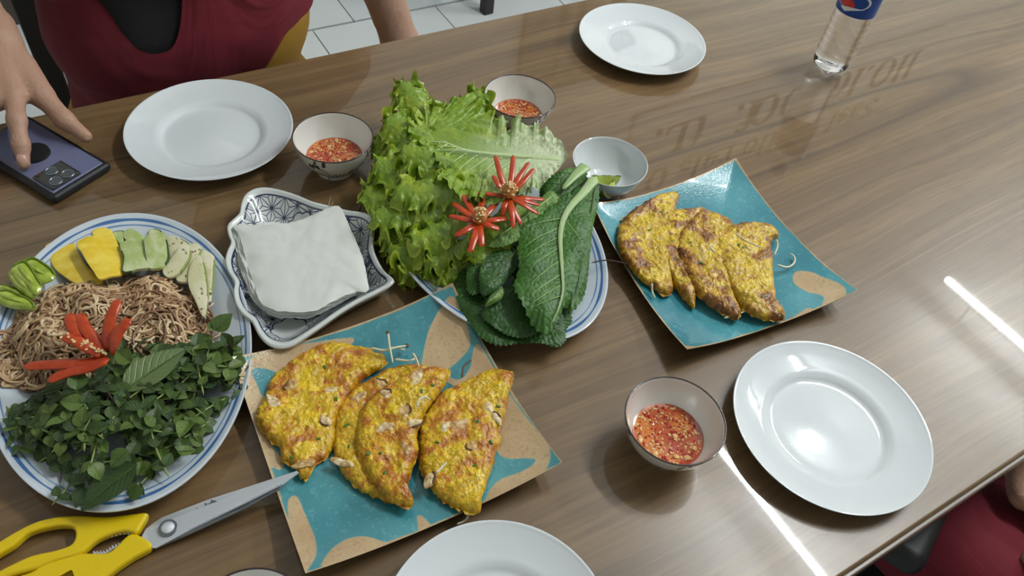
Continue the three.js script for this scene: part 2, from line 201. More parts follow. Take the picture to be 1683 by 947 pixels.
  pap: [[[0.1144,-0.7185],[0.1333,-0.7083],[0.1546,-0.7013],[0.1826,-0.6918],[0.2118,-0.6974],[0.2279,-0.6998],[0.2415,-0.6957],[0.2401,-0.6737],[0.2375,-0.6491],[0.2349,-0.6253],[0.2312,-0.5993],[0.2246,-0.5755],[0.2174,-0.556],[0.2061,-0.5629],[0.2005,-0.5607],[0.1835,-0.5591],[0.161,-0.5541],[0.1438,-0.5561],[0.1287,-0.5632],[0.1146,-0.5728],[0.1041,-0.5931],[0.1066,-0.6171],[0.11,-0.6513],[0.1137,-0.6836],[0.1155,-0.7037]],[[0.1165,-0.729],[0.1353,-0.7195],[0.1573,-0.7134],[0.1855,-0.703],[0.2152,-0.7087],[0.2311,-0.7101],[0.2439,-0.7064],[0.2442,-0.6852],[0.2416,-0.6603],[0.239,-0.636],[0.2352,-0.6096],[0.2291,-0.5851],[0.2215,-0.5654],[0.2125,-0.5624],[0.2054,-0.5625],[0.1829,-0.5593],[0.1604,-0.5552],[0.1428,-0.5564],[0.129,-0.5614],[0.1145,-0.5704],[0.1051,-0.588],[0.0991,-0.6064],[0.0996,-0.6317],[0.102,-0.667],[0.1079,-0.6988]]],
  spike: [[0.2301,0.033,-0.706],[0.2346,0.05,-0.7065],[0.234,0.033,-0.7062],[0.2377,0.042,-0.7042]],
  mango: [[[-0.0853,-0.7855],[-0.0789,-0.7882],[-0.0605,-0.7843],[-0.0565,-0.7781],[-0.055,-0.759],[-0.0522,-0.7383],[-0.0453,-0.7135],[-0.0401,-0.6978],[-0.0488,-0.6966],[-0.0637,-0.7061],[-0.0762,-0.7278],[-0.0825,-0.7441],[-0.0848,-0.7643],[-0.0854,-0.7756]],[[-0.0516,-0.7926],[-0.0462,-0.7975],[-0.0394,-0.7959],[-0.0361,-0.7856],[-0.0348,-0.7748],[-0.0375,-0.7532],[-0.0449,-0.7261],[-0.0486,-0.7332],[-0.0514,-0.7538],[-0.0531,-0.7716]],[[-0.0339,-0.7854],[-0.0273,-0.7913],[-0.0205,-0.7891],[-0.0149,-0.7813],[-0.013,-0.7658],[-0.0122,-0.7453],[-0.0122,-0.7256],[-0.0156,-0.7106],[-0.0221,-0.7246],[-0.0273,-0.7493],[-0.032,-0.7686]],[[-0.0384,-0.7723],[-0.0314,-0.772],[-0.0243,-0.7559],[-0.0192,-0.731],[-0.016,-0.7103],[-0.0177,-0.695],[-0.0274,-0.6941],[-0.0335,-0.713],[-0.0382,-0.7397],[-0.0408,-0.7605]],[[-0.0522,-0.7545],[-0.0385,-0.7666],[-0.0327,-0.7526],[-0.0265,-0.7248],[-0.0209,-0.7032],[-0.0205,-0.6897],[-0.0308,-0.6892],[-0.041,-0.6887],[-0.0446,-0.7035],[-0.0478,-0.721],[-0.0505,-0.7412]]],
  cuke: [[[-0.014,-0.7757],[-0.0076,-0.7758],[-0.0027,-0.7735],[-0.0041,-0.761],[-0.0084,-0.7485],[-0.0113,-0.7555]],[[-0.0018,-0.771],[0.0069,-0.773],[0.0133,-0.7613],[0.0162,-0.7468],[0.0126,-0.7284],[0.0102,-0.7043],[0.0034,-0.7129],[0.002,-0.7446],[-0.0037,-0.7587]],[[-0.0097,-0.7451],[-0.0004,-0.7466],[0.0054,-0.7411],[0.0082,-0.7229],[0.0093,-0.7057],[0.0089,-0.6895],[-0.0027,-0.6922],[-0.0163,-0.6931],[-0.0109,-0.7204]],[[0.0255,-0.7639],[0.0307,-0.7625],[0.0364,-0.7555],[0.032,-0.7418],[0.0237,-0.7456]],[[0.0176,-0.745],[0.0283,-0.7475],[0.0385,-0.7443],[0.0381,-0.7285],[0.0326,-0.6971],[0.0276,-0.6884],[0.0194,-0.684],[0.0094,-0.6899],[0.011,-0.707],[0.0135,-0.7282]]],
  egg: [[[0.0415,-0.7463],[0.0487,-0.7416],[0.0567,-0.7292],[0.0599,-0.7205],[0.0457,-0.7097],[0.0342,-0.7008],[0.0356,-0.72]],[[0.0582,-0.7185],[0.0673,-0.7173],[0.0713,-0.7083],[0.0614,-0.69],[0.0516,-0.675],[0.0431,-0.6573],[0.0326,-0.6648],[0.0365,-0.6793],[0.0499,-0.6952]],[[0.0512,-0.7154],[0.0581,-0.7137],[0.0572,-0.6971],[0.0498,-0.6837],[0.0371,-0.6704],[0.0257,-0.6676],[0.0219,-0.6801],[0.0327,-0.6943],[0.0432,-0.7063]],[[0.0693,-0.7026],[0.0779,-0.703],[0.0818,-0.694],[0.0744,-0.6692],[0.0651,-0.641],[0.0545,-0.6146],[0.0552,-0.635],[0.0638,-0.6741]],[[0.0523,-0.6798],[0.065,-0.6921],[0.0659,-0.6763],[0.0621,-0.6508],[0.0556,-0.6223],[0.0434,-0.5927],[0.0418,-0.6236],[0.042,-0.6495]]],
  star: [[[-0.1376,-0.7341],[-0.129,-0.7276],[-0.117,-0.7131],[-0.1108,-0.7026],[-0.1137,-0.694],[-0.126,-0.706],[-0.1387,-0.7258],[-0.1423,-0.7338]],[[-0.141,-0.7174],[-0.1303,-0.7162],[-0.1211,-0.7044],[-0.1099,-0.6868],[-0.1092,-0.6767],[-0.1241,-0.6849],[-0.1402,-0.701],[-0.145,-0.7106]],[[-0.1257,-0.7429],[-0.119,-0.745],[-0.1116,-0.7312],[-0.1068,-0.711],[-0.1037,-0.6919],[-0.1099,-0.6924],[-0.1182,-0.7087],[-0.1238,-0.724]],[[-0.1163,-0.7504],[-0.1007,-0.7566],[-0.0912,-0.7442],[-0.0825,-0.7191],[-0.0868,-0.7132],[-0.0996,-0.714],[-0.1059,-0.7246]],[[-0.1231,-0.7404],[-0.1078,-0.7465],[-0.103,-0.7364],[-0.0988,-0.7137],[-0.0967,-0.6975],[-0.1042,-0.691],[-0.1128,-0.7151]]],
  noodle: [[-0.1478,-0.6308],[-0.1382,-0.6645],[-0.1158,-0.6942],[-0.0936,-0.7067],[-0.0754,-0.7041],[-0.058,-0.6804],[-0.031,-0.6874],[0.0063,-0.6781],[0.0369,-0.6538],[0.0496,-0.6201],[0.0446,-0.5872],[0.029,-0.5672],[-0.0194,-0.5755],[-0.0672,-0.578],[-0.1122,-0.585],[-0.1388,-0.6014]],
  herb: [[-0.1485,-0.5456],[-0.125,-0.5728],[-0.0897,-0.58],[-0.049,-0.577],[-0.0023,-0.5674],[0.0353,-0.5653],[0.0578,-0.5428],[0.0486,-0.4997],[0.0257,-0.4903],[0.0006,-0.4672],[-0.0128,-0.4511],[-0.0407,-0.4432],[-0.0627,-0.4332],[-0.1069,-0.4387],[-0.1217,-0.4703],[-0.1327,-0.4971],[-0.1395,-0.5187]],
  bigherb: [[[-0.0518,0.05,-0.5245],[-0.0231,0.06,-0.5251],[0.0159,0.055,-0.5487]],[[-0.1028,0.05,-0.5302],[-0.1184,0.052,-0.5272],[-0.1424,0.04,-0.5308]],[[-0.0594,0.045,-0.443],[-0.0843,0.04,-0.4383],[-0.1168,0.032,-0.4284]],[[-0.0989,0.045,-0.559],[-0.1127,0.045,-0.5619],[-0.1289,0.04,-0.5645]],[[-0.1443,0.035,-0.5165],[-0.1523,0.03,-0.519],[-0.1299,0.04,-0.5216]],[[-0.0627,0.055,-0.4558],[-0.071,0.055,-0.4497],[-0.0807,0.05,-0.4468]],[[-0.0613,0.036,-0.4221],[-0.0676,0.034,-0.4198],[-0.0763,0.03,-0.4199]],[[-0.0248,0.04,-0.4425],[-0.0317,0.04,-0.4437],[-0.0088,0.035,-0.4399]]],
  chili1: [[[-0.027,0.1,-0.5972],[-0.0394,0.095,-0.5805],[-0.0477,0.085,-0.5666],[-0.0508,0.075,-0.559]],[[-0.0227,0.1,-0.5671],[-0.0345,0.095,-0.5628],[-0.0455,0.085,-0.5548],[-0.049,0.075,-0.5539]],[[-0.0741,0.085,-0.6124],[-0.0745,0.085,-0.5947],[-0.0688,0.08,-0.5787],[-0.0611,0.075,-0.5661]],[[-0.0659,0.085,-0.6086],[-0.0642,0.085,-0.5876],[-0.0599,0.08,-0.5723],[-0.0548,0.075,-0.561]],[[-0.0849,0.085,-0.5855],[-0.0753,0.085,-0.5755],[-0.0659,0.08,-0.5644],[-0.0574,0.075,-0.5558]],[[-0.1278,0.062,-0.5849],[-0.0994,0.066,-0.5707],[-0.0723,0.07,-0.557],[-0.0541,0.072,-0.5545]],[[-0.1109,0.062,-0.5574],[-0.0914,0.066,-0.5564],[-0.0719,0.07,-0.5503],[-0.0528,0.074,-0.5497]]],
  flA: [[[0.3603,0.088,-0.5564],[0.3604,0.092,-0.5803],[0.365,0.088,-0.6123]],[[0.3603,0.088,-0.5564],[0.3512,0.092,-0.5736],[0.3464,0.088,-0.5983]],[[0.3603,0.088,-0.5564],[0.3441,0.092,-0.565],[0.3321,0.088,-0.5806]],[[0.3603,0.088,-0.5564],[0.3396,0.092,-0.5485],[0.3235,0.088,-0.5476]],[[0.3603,0.088,-0.5564],[0.341,0.092,-0.5332],[0.3265,0.088,-0.5173]],[[0.3603,0.088,-0.5564],[0.3496,0.092,-0.5344],[0.3435,0.088,-0.5195]],[[0.3603,0.088,-0.5564],[0.3663,0.092,-0.5429],[0.3767,0.088,-0.5363]],[[0.3603,0.088,-0.5564],[0.3752,0.092,-0.5489],[0.3949,0.088,-0.5481]],[[0.3603,0.088,-0.5564],[0.374,0.092,-0.5773],[0.3931,0.088,-0.6065]],[[0.3603,0.088,-0.5564],[0.3789,0.092,-0.5656],[0.4029,0.088,-0.5822]]],
  flB: [[[0.4089,0.096,-0.5739],[0.4127,0.106,-0.6008],[0.4218,0.112,-0.6314]],[[0.4089,0.096,-0.5739],[0.4252,0.106,-0.5954],[0.4425,0.112,-0.6227]],[[0.4089,0.096,-0.5739],[0.4287,0.106,-0.587],[0.4557,0.11,-0.6052]],[[0.4089,0.096,-0.5739],[0.4323,0.104,-0.5816],[0.4568,0.108,-0.5943]],[[0.4089,0.096,-0.5739],[0.4027,0.105,-0.5862],[0.4028,0.108,-0.6032]],[[0.4089,0.096,-0.5739],[0.3902,0.096,-0.5863],[0.3738,0.088,-0.6073]],[[0.4089,0.096,-0.5739],[0.4271,0.096,-0.5629],[0.4533,0.088,-0.5577]],[[0.4089,0.096,-0.5739],[0.4192,0.096,-0.5523],[0.4324,0.088,-0.5387]],[[0.4089,0.096,-0.5739],[0.4028,0.096,-0.5499],[0.4042,0.088,-0.5322]],[[0.4089,0.096,-0.5739],[0.3989,0.096,-0.5481],[0.3919,0.088,-0.5307]],[[0.4089,0.096,-0.5739],[0.3956,0.096,-0.5602],[0.3897,0.088,-0.5528]],[[0.4089,0.096,-0.5739],[0.4239,0.096,-0.5587],[0.4421,0.088,-0.5515]]],
  must: [[[0.3488,-0.553],[0.3754,-0.5804],[0.414,-0.6004],[0.4517,-0.6053],[0.4648,-0.5738],[0.4472,-0.5401],[0.4185,-0.5136],[0.3843,-0.5064],[0.3499,-0.5074]],[[0.3172,-0.5303],[0.3359,-0.5441],[0.3512,-0.5295],[0.3566,-0.4974],[0.3398,-0.4626],[0.3413,-0.4313],[0.3433,-0.4203],[0.3209,-0.4245],[0.308,-0.4405],[0.3044,-0.469],[0.3066,-0.4992]],[[0.3242,-0.4699],[0.3268,-0.4349],[0.3426,-0.4191],[0.3633,-0.4068],[0.3817,-0.3954],[0.396,-0.4018],[0.4228,-0.434],[0.4126,-0.4532],[0.3845,-0.4556],[0.3554,-0.4553]],[[0.3399,-0.5375],[0.359,-0.5516],[0.3842,-0.5599],[0.4052,-0.5544],[0.408,-0.5334],[0.3821,-0.5145],[0.3504,-0.4995],[0.3224,-0.4946],[0.3234,-0.512]],[[0.3195,-0.4683],[0.3397,-0.4797],[0.373,-0.4929],[0.3925,-0.5062],[0.3994,-0.4734],[0.3891,-0.4287],[0.3713,-0.4185],[0.3492,-0.419],[0.3313,-0.4308],[0.32,-0.4495]],[[0.3382,-0.5098],[0.3524,-0.5254],[0.381,-0.5351],[0.3997,-0.5267],[0.3944,-0.51],[0.3698,-0.4954],[0.3488,-0.4835],[0.3294,-0.4837]],[[0.3232,-0.4676],[0.3337,-0.4765],[0.3532,-0.4814],[0.3495,-0.4726],[0.3423,-0.4672],[0.3313,-0.4672]],[[0.5051,-0.5843],[0.5373,-0.5926],[0.5582,-0.5881],[0.548,-0.5656],[0.5123,-0.5256],[0.4862,-0.4929],[0.4688,-0.4698],[0.4409,-0.4384],[0.4147,-0.4258],[0.418,-0.449],[0.4484,-0.4867]],[[0.4669,-0.5858],[0.4843,-0.6088],[0.5142,-0.6095],[0.5493,-0.612],[0.5484,-0.5995],[0.5186,-0.5808],[0.4902,-0.5671],[0.4677,-0.5518],[0.4555,-0.5571]],[[0.3665,-0.5381],[0.3918,-0.552],[0.4262,-0.5648],[0.4621,-0.5782],[0.4833,-0.5818],[0.4794,-0.558],[0.4453,-0.5361],[0.407,-0.5276],[0.3791,-0.5298]],[[0.4981,-0.5691],[0.4746,-0.5624],[0.4497,-0.5526],[0.4147,-0.54],[0.3955,-0.5215],[0.3795,-0.4915],[0.3595,-0.4686],[0.356,-0.4462],[0.3563,-0.4193],[0.3636,-0.4002],[0.3752,-0.4055],[0.3989,-0.4227],[0.4112,-0.4307],[0.4315,-0.446],[0.4411,-0.4561],[0.4672,-0.4815],[0.4847,-0.497],[0.5071,-0.5315],[0.5139,-0.5537]]],
  mustRib: [[[0.4664,-0.5816],[0.3468,-0.5386]],[[0.3464,-0.4255],[0.3327,-0.538]],[[0.33,-0.4603],[0.405,-0.418]],[[0.4064,-0.546],[0.3267,-0.5104]],[[0.3913,-0.4992],[0.3602,-0.4187]],[[0.398,-0.5236],[0.3317,-0.4879]],[[0.3524,-0.48],[0.3269,-0.4693]],[[0.5558,-0.5846],[0.4187,-0.4274]],[[0.5488,-0.6062],[0.4653,-0.578]],[[0.477,-0.5717],[0.372,-0.5376]],null],
  mustH: [0.042,0.034,0.034,0.05,0.046,0.06,0.06,0.055,0.075,0.076,0.074],
  bigRib: [[0.5426,0.094,-0.5736],[0.5044,0.094,-0.5532],[0.4752,0.092,-0.5392],[0.455,0.089,-0.5213],[0.439,0.086,-0.4968],[0.4213,0.083,-0.4634],[0.4061,0.08,-0.4378],[0.3856,0.077,-0.4161],[0.3671,0.072,-0.4029]],
  stem2: [[0.5402,0.085,-0.594],[0.5157,0.084,-0.5842],[0.4893,0.08,-0.5722]],
  let: [[[0.5231,-0.6175],[0.5292,-0.6649],[0.5159,-0.6984],[0.4883,-0.7168],[0.4796,-0.7521],[0.4812,-0.7903],[0.4444,-0.7928],[0.414,-0.7974],[0.3832,-0.7808],[0.3581,-0.756],[0.3602,-0.7148],[0.3611,-0.6783],[0.3457,-0.6308],[0.3552,-0.5961],[0.394,-0.5675],[0.4479,-0.5708],[0.4974,-0.5949]],[[0.4016,-0.7176],[0.4073,-0.724],[0.4135,-0.739],[0.4199,-0.7613],[0.4256,-0.7887],[0.4292,-0.8176],[0.4288,-0.844],[0.4234,-0.8639],[0.4136,-0.8744],[0.4013,-0.874],[0.3891,-0.8636],[0.3797,-0.8452],[0.3748,-0.8216],[0.3745,-0.7957],[0.3779,-0.7703],[0.3835,-0.7478],[0.3898,-0.7304],[0.3959,-0.7199]],[[0.4102,-0.7166],[0.4163,-0.7134],[0.4274,-0.7145],[0.4426,-0.7193],[0.4602,-0.7276],[0.4778,-0.7392],[0.4924,-0.7541],[0.5017,-0.7713],[0.5041,-0.789],[0.4996,-0.8041],[0.4892,-0.8137],[0.475,-0.8153],[0.4593,-0.8083],[0.4441,-0.7939],[0.4306,-0.7751],[0.4199,-0.7554],[0.4126,-0.738],[0.4091,-0.7248]],[[0.3476,-0.5676],[0.347,-0.574],[0.3417,-0.5818],[0.3325,-0.5903],[0.3205,-0.5984],[0.3069,-0.6043],[0.2931,-0.606],[0.2806,-0.6026],[0.2709,-0.5943],[0.2653,-0.583],[0.2645,-0.5709],[0.2689,-0.5605],[0.278,-0.5533],[0.2908,-0.5501],[0.3058,-0.5504],[0.3208,-0.5532],[0.3338,-0.5573],[0.343,-0.5621]],[[0.3539,-0.5598],[0.3519,-0.5646],[0.3464,-0.5688],[0.3379,-0.5726],[0.3275,-0.5751],[0.3165,-0.5754],[0.3064,-0.5726],[0.2984,-0.5662],[0.2934,-0.5571],[0.2919,-0.5468],[0.294,-0.5374],[0.2995,-0.5307],[0.3076,-0.528],[0.3175,-0.5294],[0.3281,-0.5341],[0.3381,-0.5407],[0.3465,-0.5478],[0.352,-0.5543]],[[0.3486,-0.6001],[0.3492,-0.6079],[0.3451,-0.618],[0.337,-0.6296],[0.3259,-0.6413],[0.3126,-0.6504],[0.2983,-0.6545],[0.2844,-0.6522],[0.2727,-0.6436],[0.2647,-0.6306],[0.2618,-0.6161],[0.2646,-0.6028],[0.2731,-0.593],[0.286,-0.5873],[0.3017,-0.5855],[0.3179,-0.5866],[0.3323,-0.5897],[0.3429,-0.5941]],[[0.3525,-0.6414],[0.355,-0.6502],[0.3533,-0.6634],[0.3478,-0.6801],[0.339,-0.6981],[0.3272,-0.7141],[0.3131,-0.7247],[0.2978,-0.7275],[0.2832,-0.722],[0.2716,-0.7097],[0.2651,-0.6937],[0.265,-0.6769],[0.2717,-0.662],[0.2841,-0.6504],[0.3002,-0.6423],[0.3174,-0.6375],[0.3331,-0.6356],[0.3451,-0.6368]],[[0.3923,-0.7155],[0.3967,-0.7248],[0.398,-0.7391],[0.3965,-0.7576],[0.3922,-0.7779],[0.3845,-0.7964],[0.3733,-0.8093],[0.3591,-0.8137],[0.3437,-0.809],[0.3297,-0.7965],[0.3198,-0.7795],[0.316,-0.7612],[0.3192,-0.7444],[0.3286,-0.7308],[0.3423,-0.7207],[0.3578,-0.7141],[0.3724,-0.7108],[0.3842,-0.7111]],[[0.3456,-0.5788],[0.3449,-0.5853],[0.3393,-0.593],[0.3296,-0.6014],[0.3171,-0.6094],[0.303,-0.615],[0.2887,-0.6164],[0.2759,-0.6127],[0.2661,-0.6043],[0.2605,-0.5928],[0.2599,-0.5806],[0.2646,-0.5703],[0.2741,-0.5633],[0.2874,-0.5603],[0.3028,-0.5608],[0.3182,-0.5639],[0.3315,-0.5682],[0.341,-0.5732]],[[0.3501,-0.605],[0.3506,-0.6125],[0.3461,-0.6229],[0.3373,-0.6355],[0.3253,-0.6486],[0.3109,-0.6596],[0.2955,-0.666],[0.2806,-0.6661],[0.268,-0.6597],[0.2596,-0.6484],[0.2566,-0.6347],[0.2598,-0.6214],[0.269,-0.6105],[0.283,-0.6028],[0.2999,-0.5985],[0.3173,-0.597],[0.3327,-0.5977],[0.344,-0.6003]],[[0.3715,-0.6637],[0.3738,-0.6717],[0.372,-0.684],[0.3668,-0.6995],[0.3586,-0.7162],[0.3477,-0.7312],[0.3346,-0.7414],[0.3204,-0.7444],[0.3069,-0.7397],[0.2962,-0.7287],[0.2902,-0.714],[0.2902,-0.6986],[0.2964,-0.6847],[0.308,-0.6736],[0.323,-0.6657],[0.339,-0.6609],[0.3535,-0.6588],[0.3647,-0.6595]],[[0.3884,-0.7044],[0.3933,-0.7122],[0.3962,-0.7257],[0.3973,-0.744],[0.3963,-0.7648],[0.3923,-0.7848],[0.3845,-0.8005],[0.3731,-0.8088],[0.3594,-0.8084],[0.3459,-0.8001],[0.3352,-0.7861],[0.3297,-0.7692],[0.3302,-0.7519],[0.3366,-0.736],[0.347,-0.7225],[0.3593,-0.712],[0.3712,-0.705],[0.3811,-0.7022]],[[0.3567,-0.5769],[0.3559,-0.5827],[0.3507,-0.5891],[0.3418,-0.5961],[0.3304,-0.6024],[0.3176,-0.6066],[0.3048,-0.607],[0.2935,-0.6031],[0.2848,-0.595],[0.2801,-0.5845],[0.2798,-0.5737],[0.2843,-0.5647],[0.293,-0.5591],[0.305,-0.5572],[0.3188,-0.5585],[0.3325,-0.5621],[0.3444,-0.5667],[0.3528,-0.5717]],[[0.361,-0.6123],[0.3626,-0.6194],[0.3605,-0.6294],[0.3551,-0.6417],[0.3471,-0.6547],[0.3368,-0.6659],[0.3248,-0.6728],[0.3123,-0.6735],[0.3007,-0.668],[0.2918,-0.6576],[0.2872,-0.6447],[0.2879,-0.6318],[0.2939,-0.6209],[0.3046,-0.613],[0.3181,-0.6082],[0.3325,-0.606],[0.3454,-0.606],[0.3552,-0.608]],[[0.3798,-0.6552],[0.3829,-0.6621],[0.3834,-0.6729],[0.3817,-0.6868],[0.3777,-0.702],[0.3712,-0.7159],[0.3622,-0.7257],[0.3512,-0.7294],[0.3395,-0.7262],[0.329,-0.7173],[0.3217,-0.7047],[0.3193,-0.6911],[0.3222,-0.6784],[0.3299,-0.6679],[0.3409,-0.66],[0.3531,-0.6548],[0.3645,-0.652],[0.3737,-0.652]],[[0.3668,-0.5876],[0.3711,-0.5923],[0.3745,-0.6007],[0.3772,-0.6123],[0.3787,-0.6256],[0.3781,-0.6385],[0.3744,-0.649],[0.3674,-0.655],[0.3579,-0.6558],[0.3477,-0.6516],[0.3387,-0.6435],[0.3329,-0.6331],[0.3314,-0.622],[0.3341,-0.6114],[0.3399,-0.602],[0.3474,-0.5944],[0.3549,-0.5891],[0.3615,-0.5867]],[[0.3516,-0.5647],[0.3506,-0.5699],[0.3459,-0.5753],[0.3382,-0.5807],[0.3284,-0.5854],[0.3176,-0.5879],[0.307,-0.5871],[0.2978,-0.5823],[0.2912,-0.5742],[0.2879,-0.5641],[0.2883,-0.5541],[0.2925,-0.5463],[0.3001,-0.542],[0.3101,-0.5414],[0.3215,-0.5441],[0.3326,-0.5487],[0.3421,-0.5542],[0.3487,-0.5596]],[[0.3893,-0.588],[0.3928,-0.5926],[0.3952,-0.6006],[0.3965,-0.6115],[0.3966,-0.6239],[0.3946,-0.6359],[0.3902,-0.6453],[0.3831,-0.6506],[0.3742,-0.6509],[0.3651,-0.6466],[0.3576,-0.6387],[0.3532,-0.6288],[0.3529,-0.6184],[0.3564,-0.6087],[0.3628,-0.6002],[0.3705,-0.5935],[0.378,-0.5889],[0.3844,-0.5869]],[[0.4456,-0.5915],[0.4401,-0.5962],[0.428,-0.5976],[0.4108,-0.596],[0.3908,-0.5916],[0.371,-0.584],[0.3542,-0.5731],[0.3425,-0.5596],[0.3372,-0.5447],[0.3385,-0.5308],[0.3457,-0.5205],[0.3577,-0.5158],[0.3731,-0.5178],[0.3902,-0.5262],[0.4077,-0.5396],[0.4236,-0.5552],[0.4364,-0.5704],[0.4442,-0.5828]]],
  letS: [[[0.5177,-0.612],[0.4589,-0.6498],[0.4117,-0.6867],[0.3839,-0.7454]],[[0.4016,-0.7219],[0.4015,-0.7696],[0.4014,-0.8165],[0.4013,-0.854]],[[0.4127,-0.7191],[0.44,-0.7458],[0.4668,-0.772],[0.4881,-0.7929]],[[0.345,-0.568],[0.3183,-0.5731],[0.2936,-0.5777],[0.2749,-0.5812]],[[0.352,-0.5594],[0.3317,-0.5552],[0.3131,-0.5513],[0.2991,-0.5484]],[[0.346,-0.601],[0.3189,-0.6109],[0.2937,-0.62],[0.2746,-0.627]],[[0.3501,-0.6434],[0.3242,-0.6653],[0.3,-0.6858],[0.2813,-0.7015]],[[0.3904,-0.7179],[0.3706,-0.7435],[0.3518,-0.7678],[0.3373,-0.7866]],[[0.343,-0.5793],[0.3152,-0.5838],[0.2897,-0.588],[0.2704,-0.5911]],[[0.3473,-0.6064],[0.3181,-0.6204],[0.291,-0.6333],[0.2703,-0.6432]],[[0.3692,-0.6656],[0.3452,-0.6864],[0.3226,-0.7059],[0.3053,-0.7209]],[[0.3872,-0.7071],[0.3738,-0.7372],[0.3611,-0.7659],[0.3511,-0.7883]],[[0.3543,-0.5772],[0.3294,-0.5796],[0.3064,-0.5819],[0.289,-0.5836]],[[0.3589,-0.6136],[0.3367,-0.6282],[0.316,-0.6418],[0.3001,-0.6522]],[[0.3783,-0.657],[0.3621,-0.6767],[0.3469,-0.6954],[0.3351,-0.7097]],[[0.3663,-0.5894],[0.3602,-0.6096],[0.3545,-0.6288],[0.35,-0.6437]],[[0.3497,-0.5647],[0.3289,-0.5645],[0.3098,-0.5643],[0.2953,-0.5641]],[[0.3886,-0.5897],[0.381,-0.6082],[0.3737,-0.6258],[0.3681,-0.6394]],[[0.4422,-0.5895],[0.4062,-0.5692],[0.3741,-0.551],[0.3505,-0.5376]]],
  letH: [0.082,0.072,0.07,0.034,0.03,0.046,0.05,0.056,0.052,0.066,0.07,0.076,0.07,0.086,0.09,0.088,0.05,0.074,0.06],
  scis: {"bladeTop":[[-0.077,-0.3902],[-0.0719,-0.396],[-0.0639,-0.3989],[-0.0561,-0.4004],[-0.0129,-0.3948],[0.068,-0.3787],[0.0689,-0.376],[0.0511,-0.3728],[0.0153,-0.3731],[-0.0356,-0.3747],[-0.0684,-0.3739],[-0.0732,-0.3772]],"bladeLow":[[-0.067,-0.3834],[-0.0352,-0.3789],[0.0161,-0.3774],[0.0494,-0.3744],[0.0485,-0.3709],[0.0315,-0.3699],[0.0135,-0.3694],[-0.037,-0.3722],[-0.0627,-0.3748],[-0.0734,-0.3769],[-0.077,-0.3886]],"screw":[[-0.0538,-0.3865]],"hU":[[-0.0662,-0.4088],[-0.0773,-0.4141],[-0.0984,-0.4219],[-0.1214,-0.4349],[-0.1389,-0.4423],[-0.154,-0.4452],[-0.1695,-0.4437],[-0.185,-0.44],[-0.199,-0.4339],[-0.2075,-0.4234],[-0.2063,-0.4099],[-0.1957,-0.4043],[-0.1813,-0.404],[-0.1606,-0.4002],[-0.1494,-0.4003],[-0.1256,-0.3973],[-0.1154,-0.4017],[-0.1088,-0.4032],[-0.0962,-0.4026],[-0.0872,-0.3999],[-0.0797,-0.3939],[-0.0745,-0.3983]],"hUh":[[-0.1945,-0.4129],[-0.1979,-0.4202],[-0.1913,-0.4261],[-0.1806,-0.429],[-0.1745,-0.4306],[-0.163,-0.4364],[-0.1495,-0.4353],[-0.1348,-0.4306],[-0.1273,-0.4247],[-0.1267,-0.4174],[-0.1309,-0.4098],[-0.1417,-0.4096],[-0.1635,-0.4143],[-0.1814,-0.4134]],"hL":[[-0.0832,-0.3967],[-0.0705,-0.3785],[-0.0722,-0.3751],[-0.088,-0.3727],[-0.1031,-0.3691],[-0.1148,-0.365],[-0.1312,-0.359],[-0.1483,-0.3555],[-0.1664,-0.3599],[-0.1859,-0.3721],[-0.2019,-0.3895],[-0.2033,-0.4009],[-0.1941,-0.4051],[-0.18,-0.4023],[-0.1625,-0.401],[-0.1589,-0.4048],[-0.1502,-0.4029],[-0.1294,-0.3996],[-0.1153,-0.3924],[-0.1052,-0.3881],[-0.0964,-0.3917],[-0.0891,-0.3958]],"hLh":[[-0.1824,-0.3862],[-0.1899,-0.3938],[-0.1841,-0.3944],[-0.1685,-0.3916],[-0.1468,-0.3879],[-0.1346,-0.3882],[-0.1325,-0.3818],[-0.1344,-0.3735],[-0.1461,-0.3669],[-0.1648,-0.3697]],"teethA":[[-0.1139,-0.4038],[-0.1089,-0.4052],[-0.0996,-0.4039],[-0.0904,-0.4019],[-0.0835,-0.3969]],"teethB":[[-0.1164,-0.3943],[-0.1078,-0.3908],[-0.1011,-0.3922],[-0.0932,-0.392]],"text":[[-0.0259,-0.3881],[-0.0096,-0.3884]]},
  bottle: [[1.1791,-0.7293]],
  phone: [[-0.0641,-0.8707],[0.011,-0.9159],[-0.0099,-0.9689],[-0.1137,-0.9652]],
};
// ---------- room ----------
const floorMat = std(0x3b3835, 0.9);
const floor = struct('floor', shift(new THREE.BoxGeometry(9.6, 0.2, 5.9), 2.7, -0.862, 0.3), floorMat, 'white ceramic tile floor with dark grout joints');
{
  const R = rng(4), tw = 0.455, g = new THREE.BoxGeometry(tw - 0.004, 0.012, tw - 0.011);
  const ms = [0, 1, 2].map((k) => std(new THREE.Color().setRGB(0.60 + 0.02 * k, 0.64 + 0.015 * k, 0.66), 0.25, { bumpMap: rep(grainBump, 2), bumpScale: 0.0003 }));
  for (let r = 0; r < 13; r++) for (let c = -1; c < 21; c++) {
    const z = -2.30 + tw / 2 + (r - 1) * tw, x = 0.75 + (r % 2 ? 0 : 0.15) + tw / 2 + (c - 6) * tw;
    if (x < -2 || x > 7.25 || z > 3.1) continue;
    const o = new THREE.Mesh(g, ms[Math.floor(R() * 3)]); o.name = 'tile'; o.position.set(x, -0.002, z); o.receiveShadow = o.castShadow = true; floor.add(o);
  }
}
const wallMat = std(new THREE.Color().setRGB(0.74, 0.73, 0.69), 0.85, { bumpMap: rep(grainBump, 3), bumpScale: 0.0006 });
const ceilMat = std(new THREE.Color().setRGB(0.84, 0.84, 0.83), 0.9);
const WZ = -2.65;
const backWall = struct('wall_back', shift(new THREE.BoxGeometry(9.6, 3.6, 0.1), 2.7, 0.95, WZ - 0.05), wallMat, 'pale wall behind the table with large lettering high up');
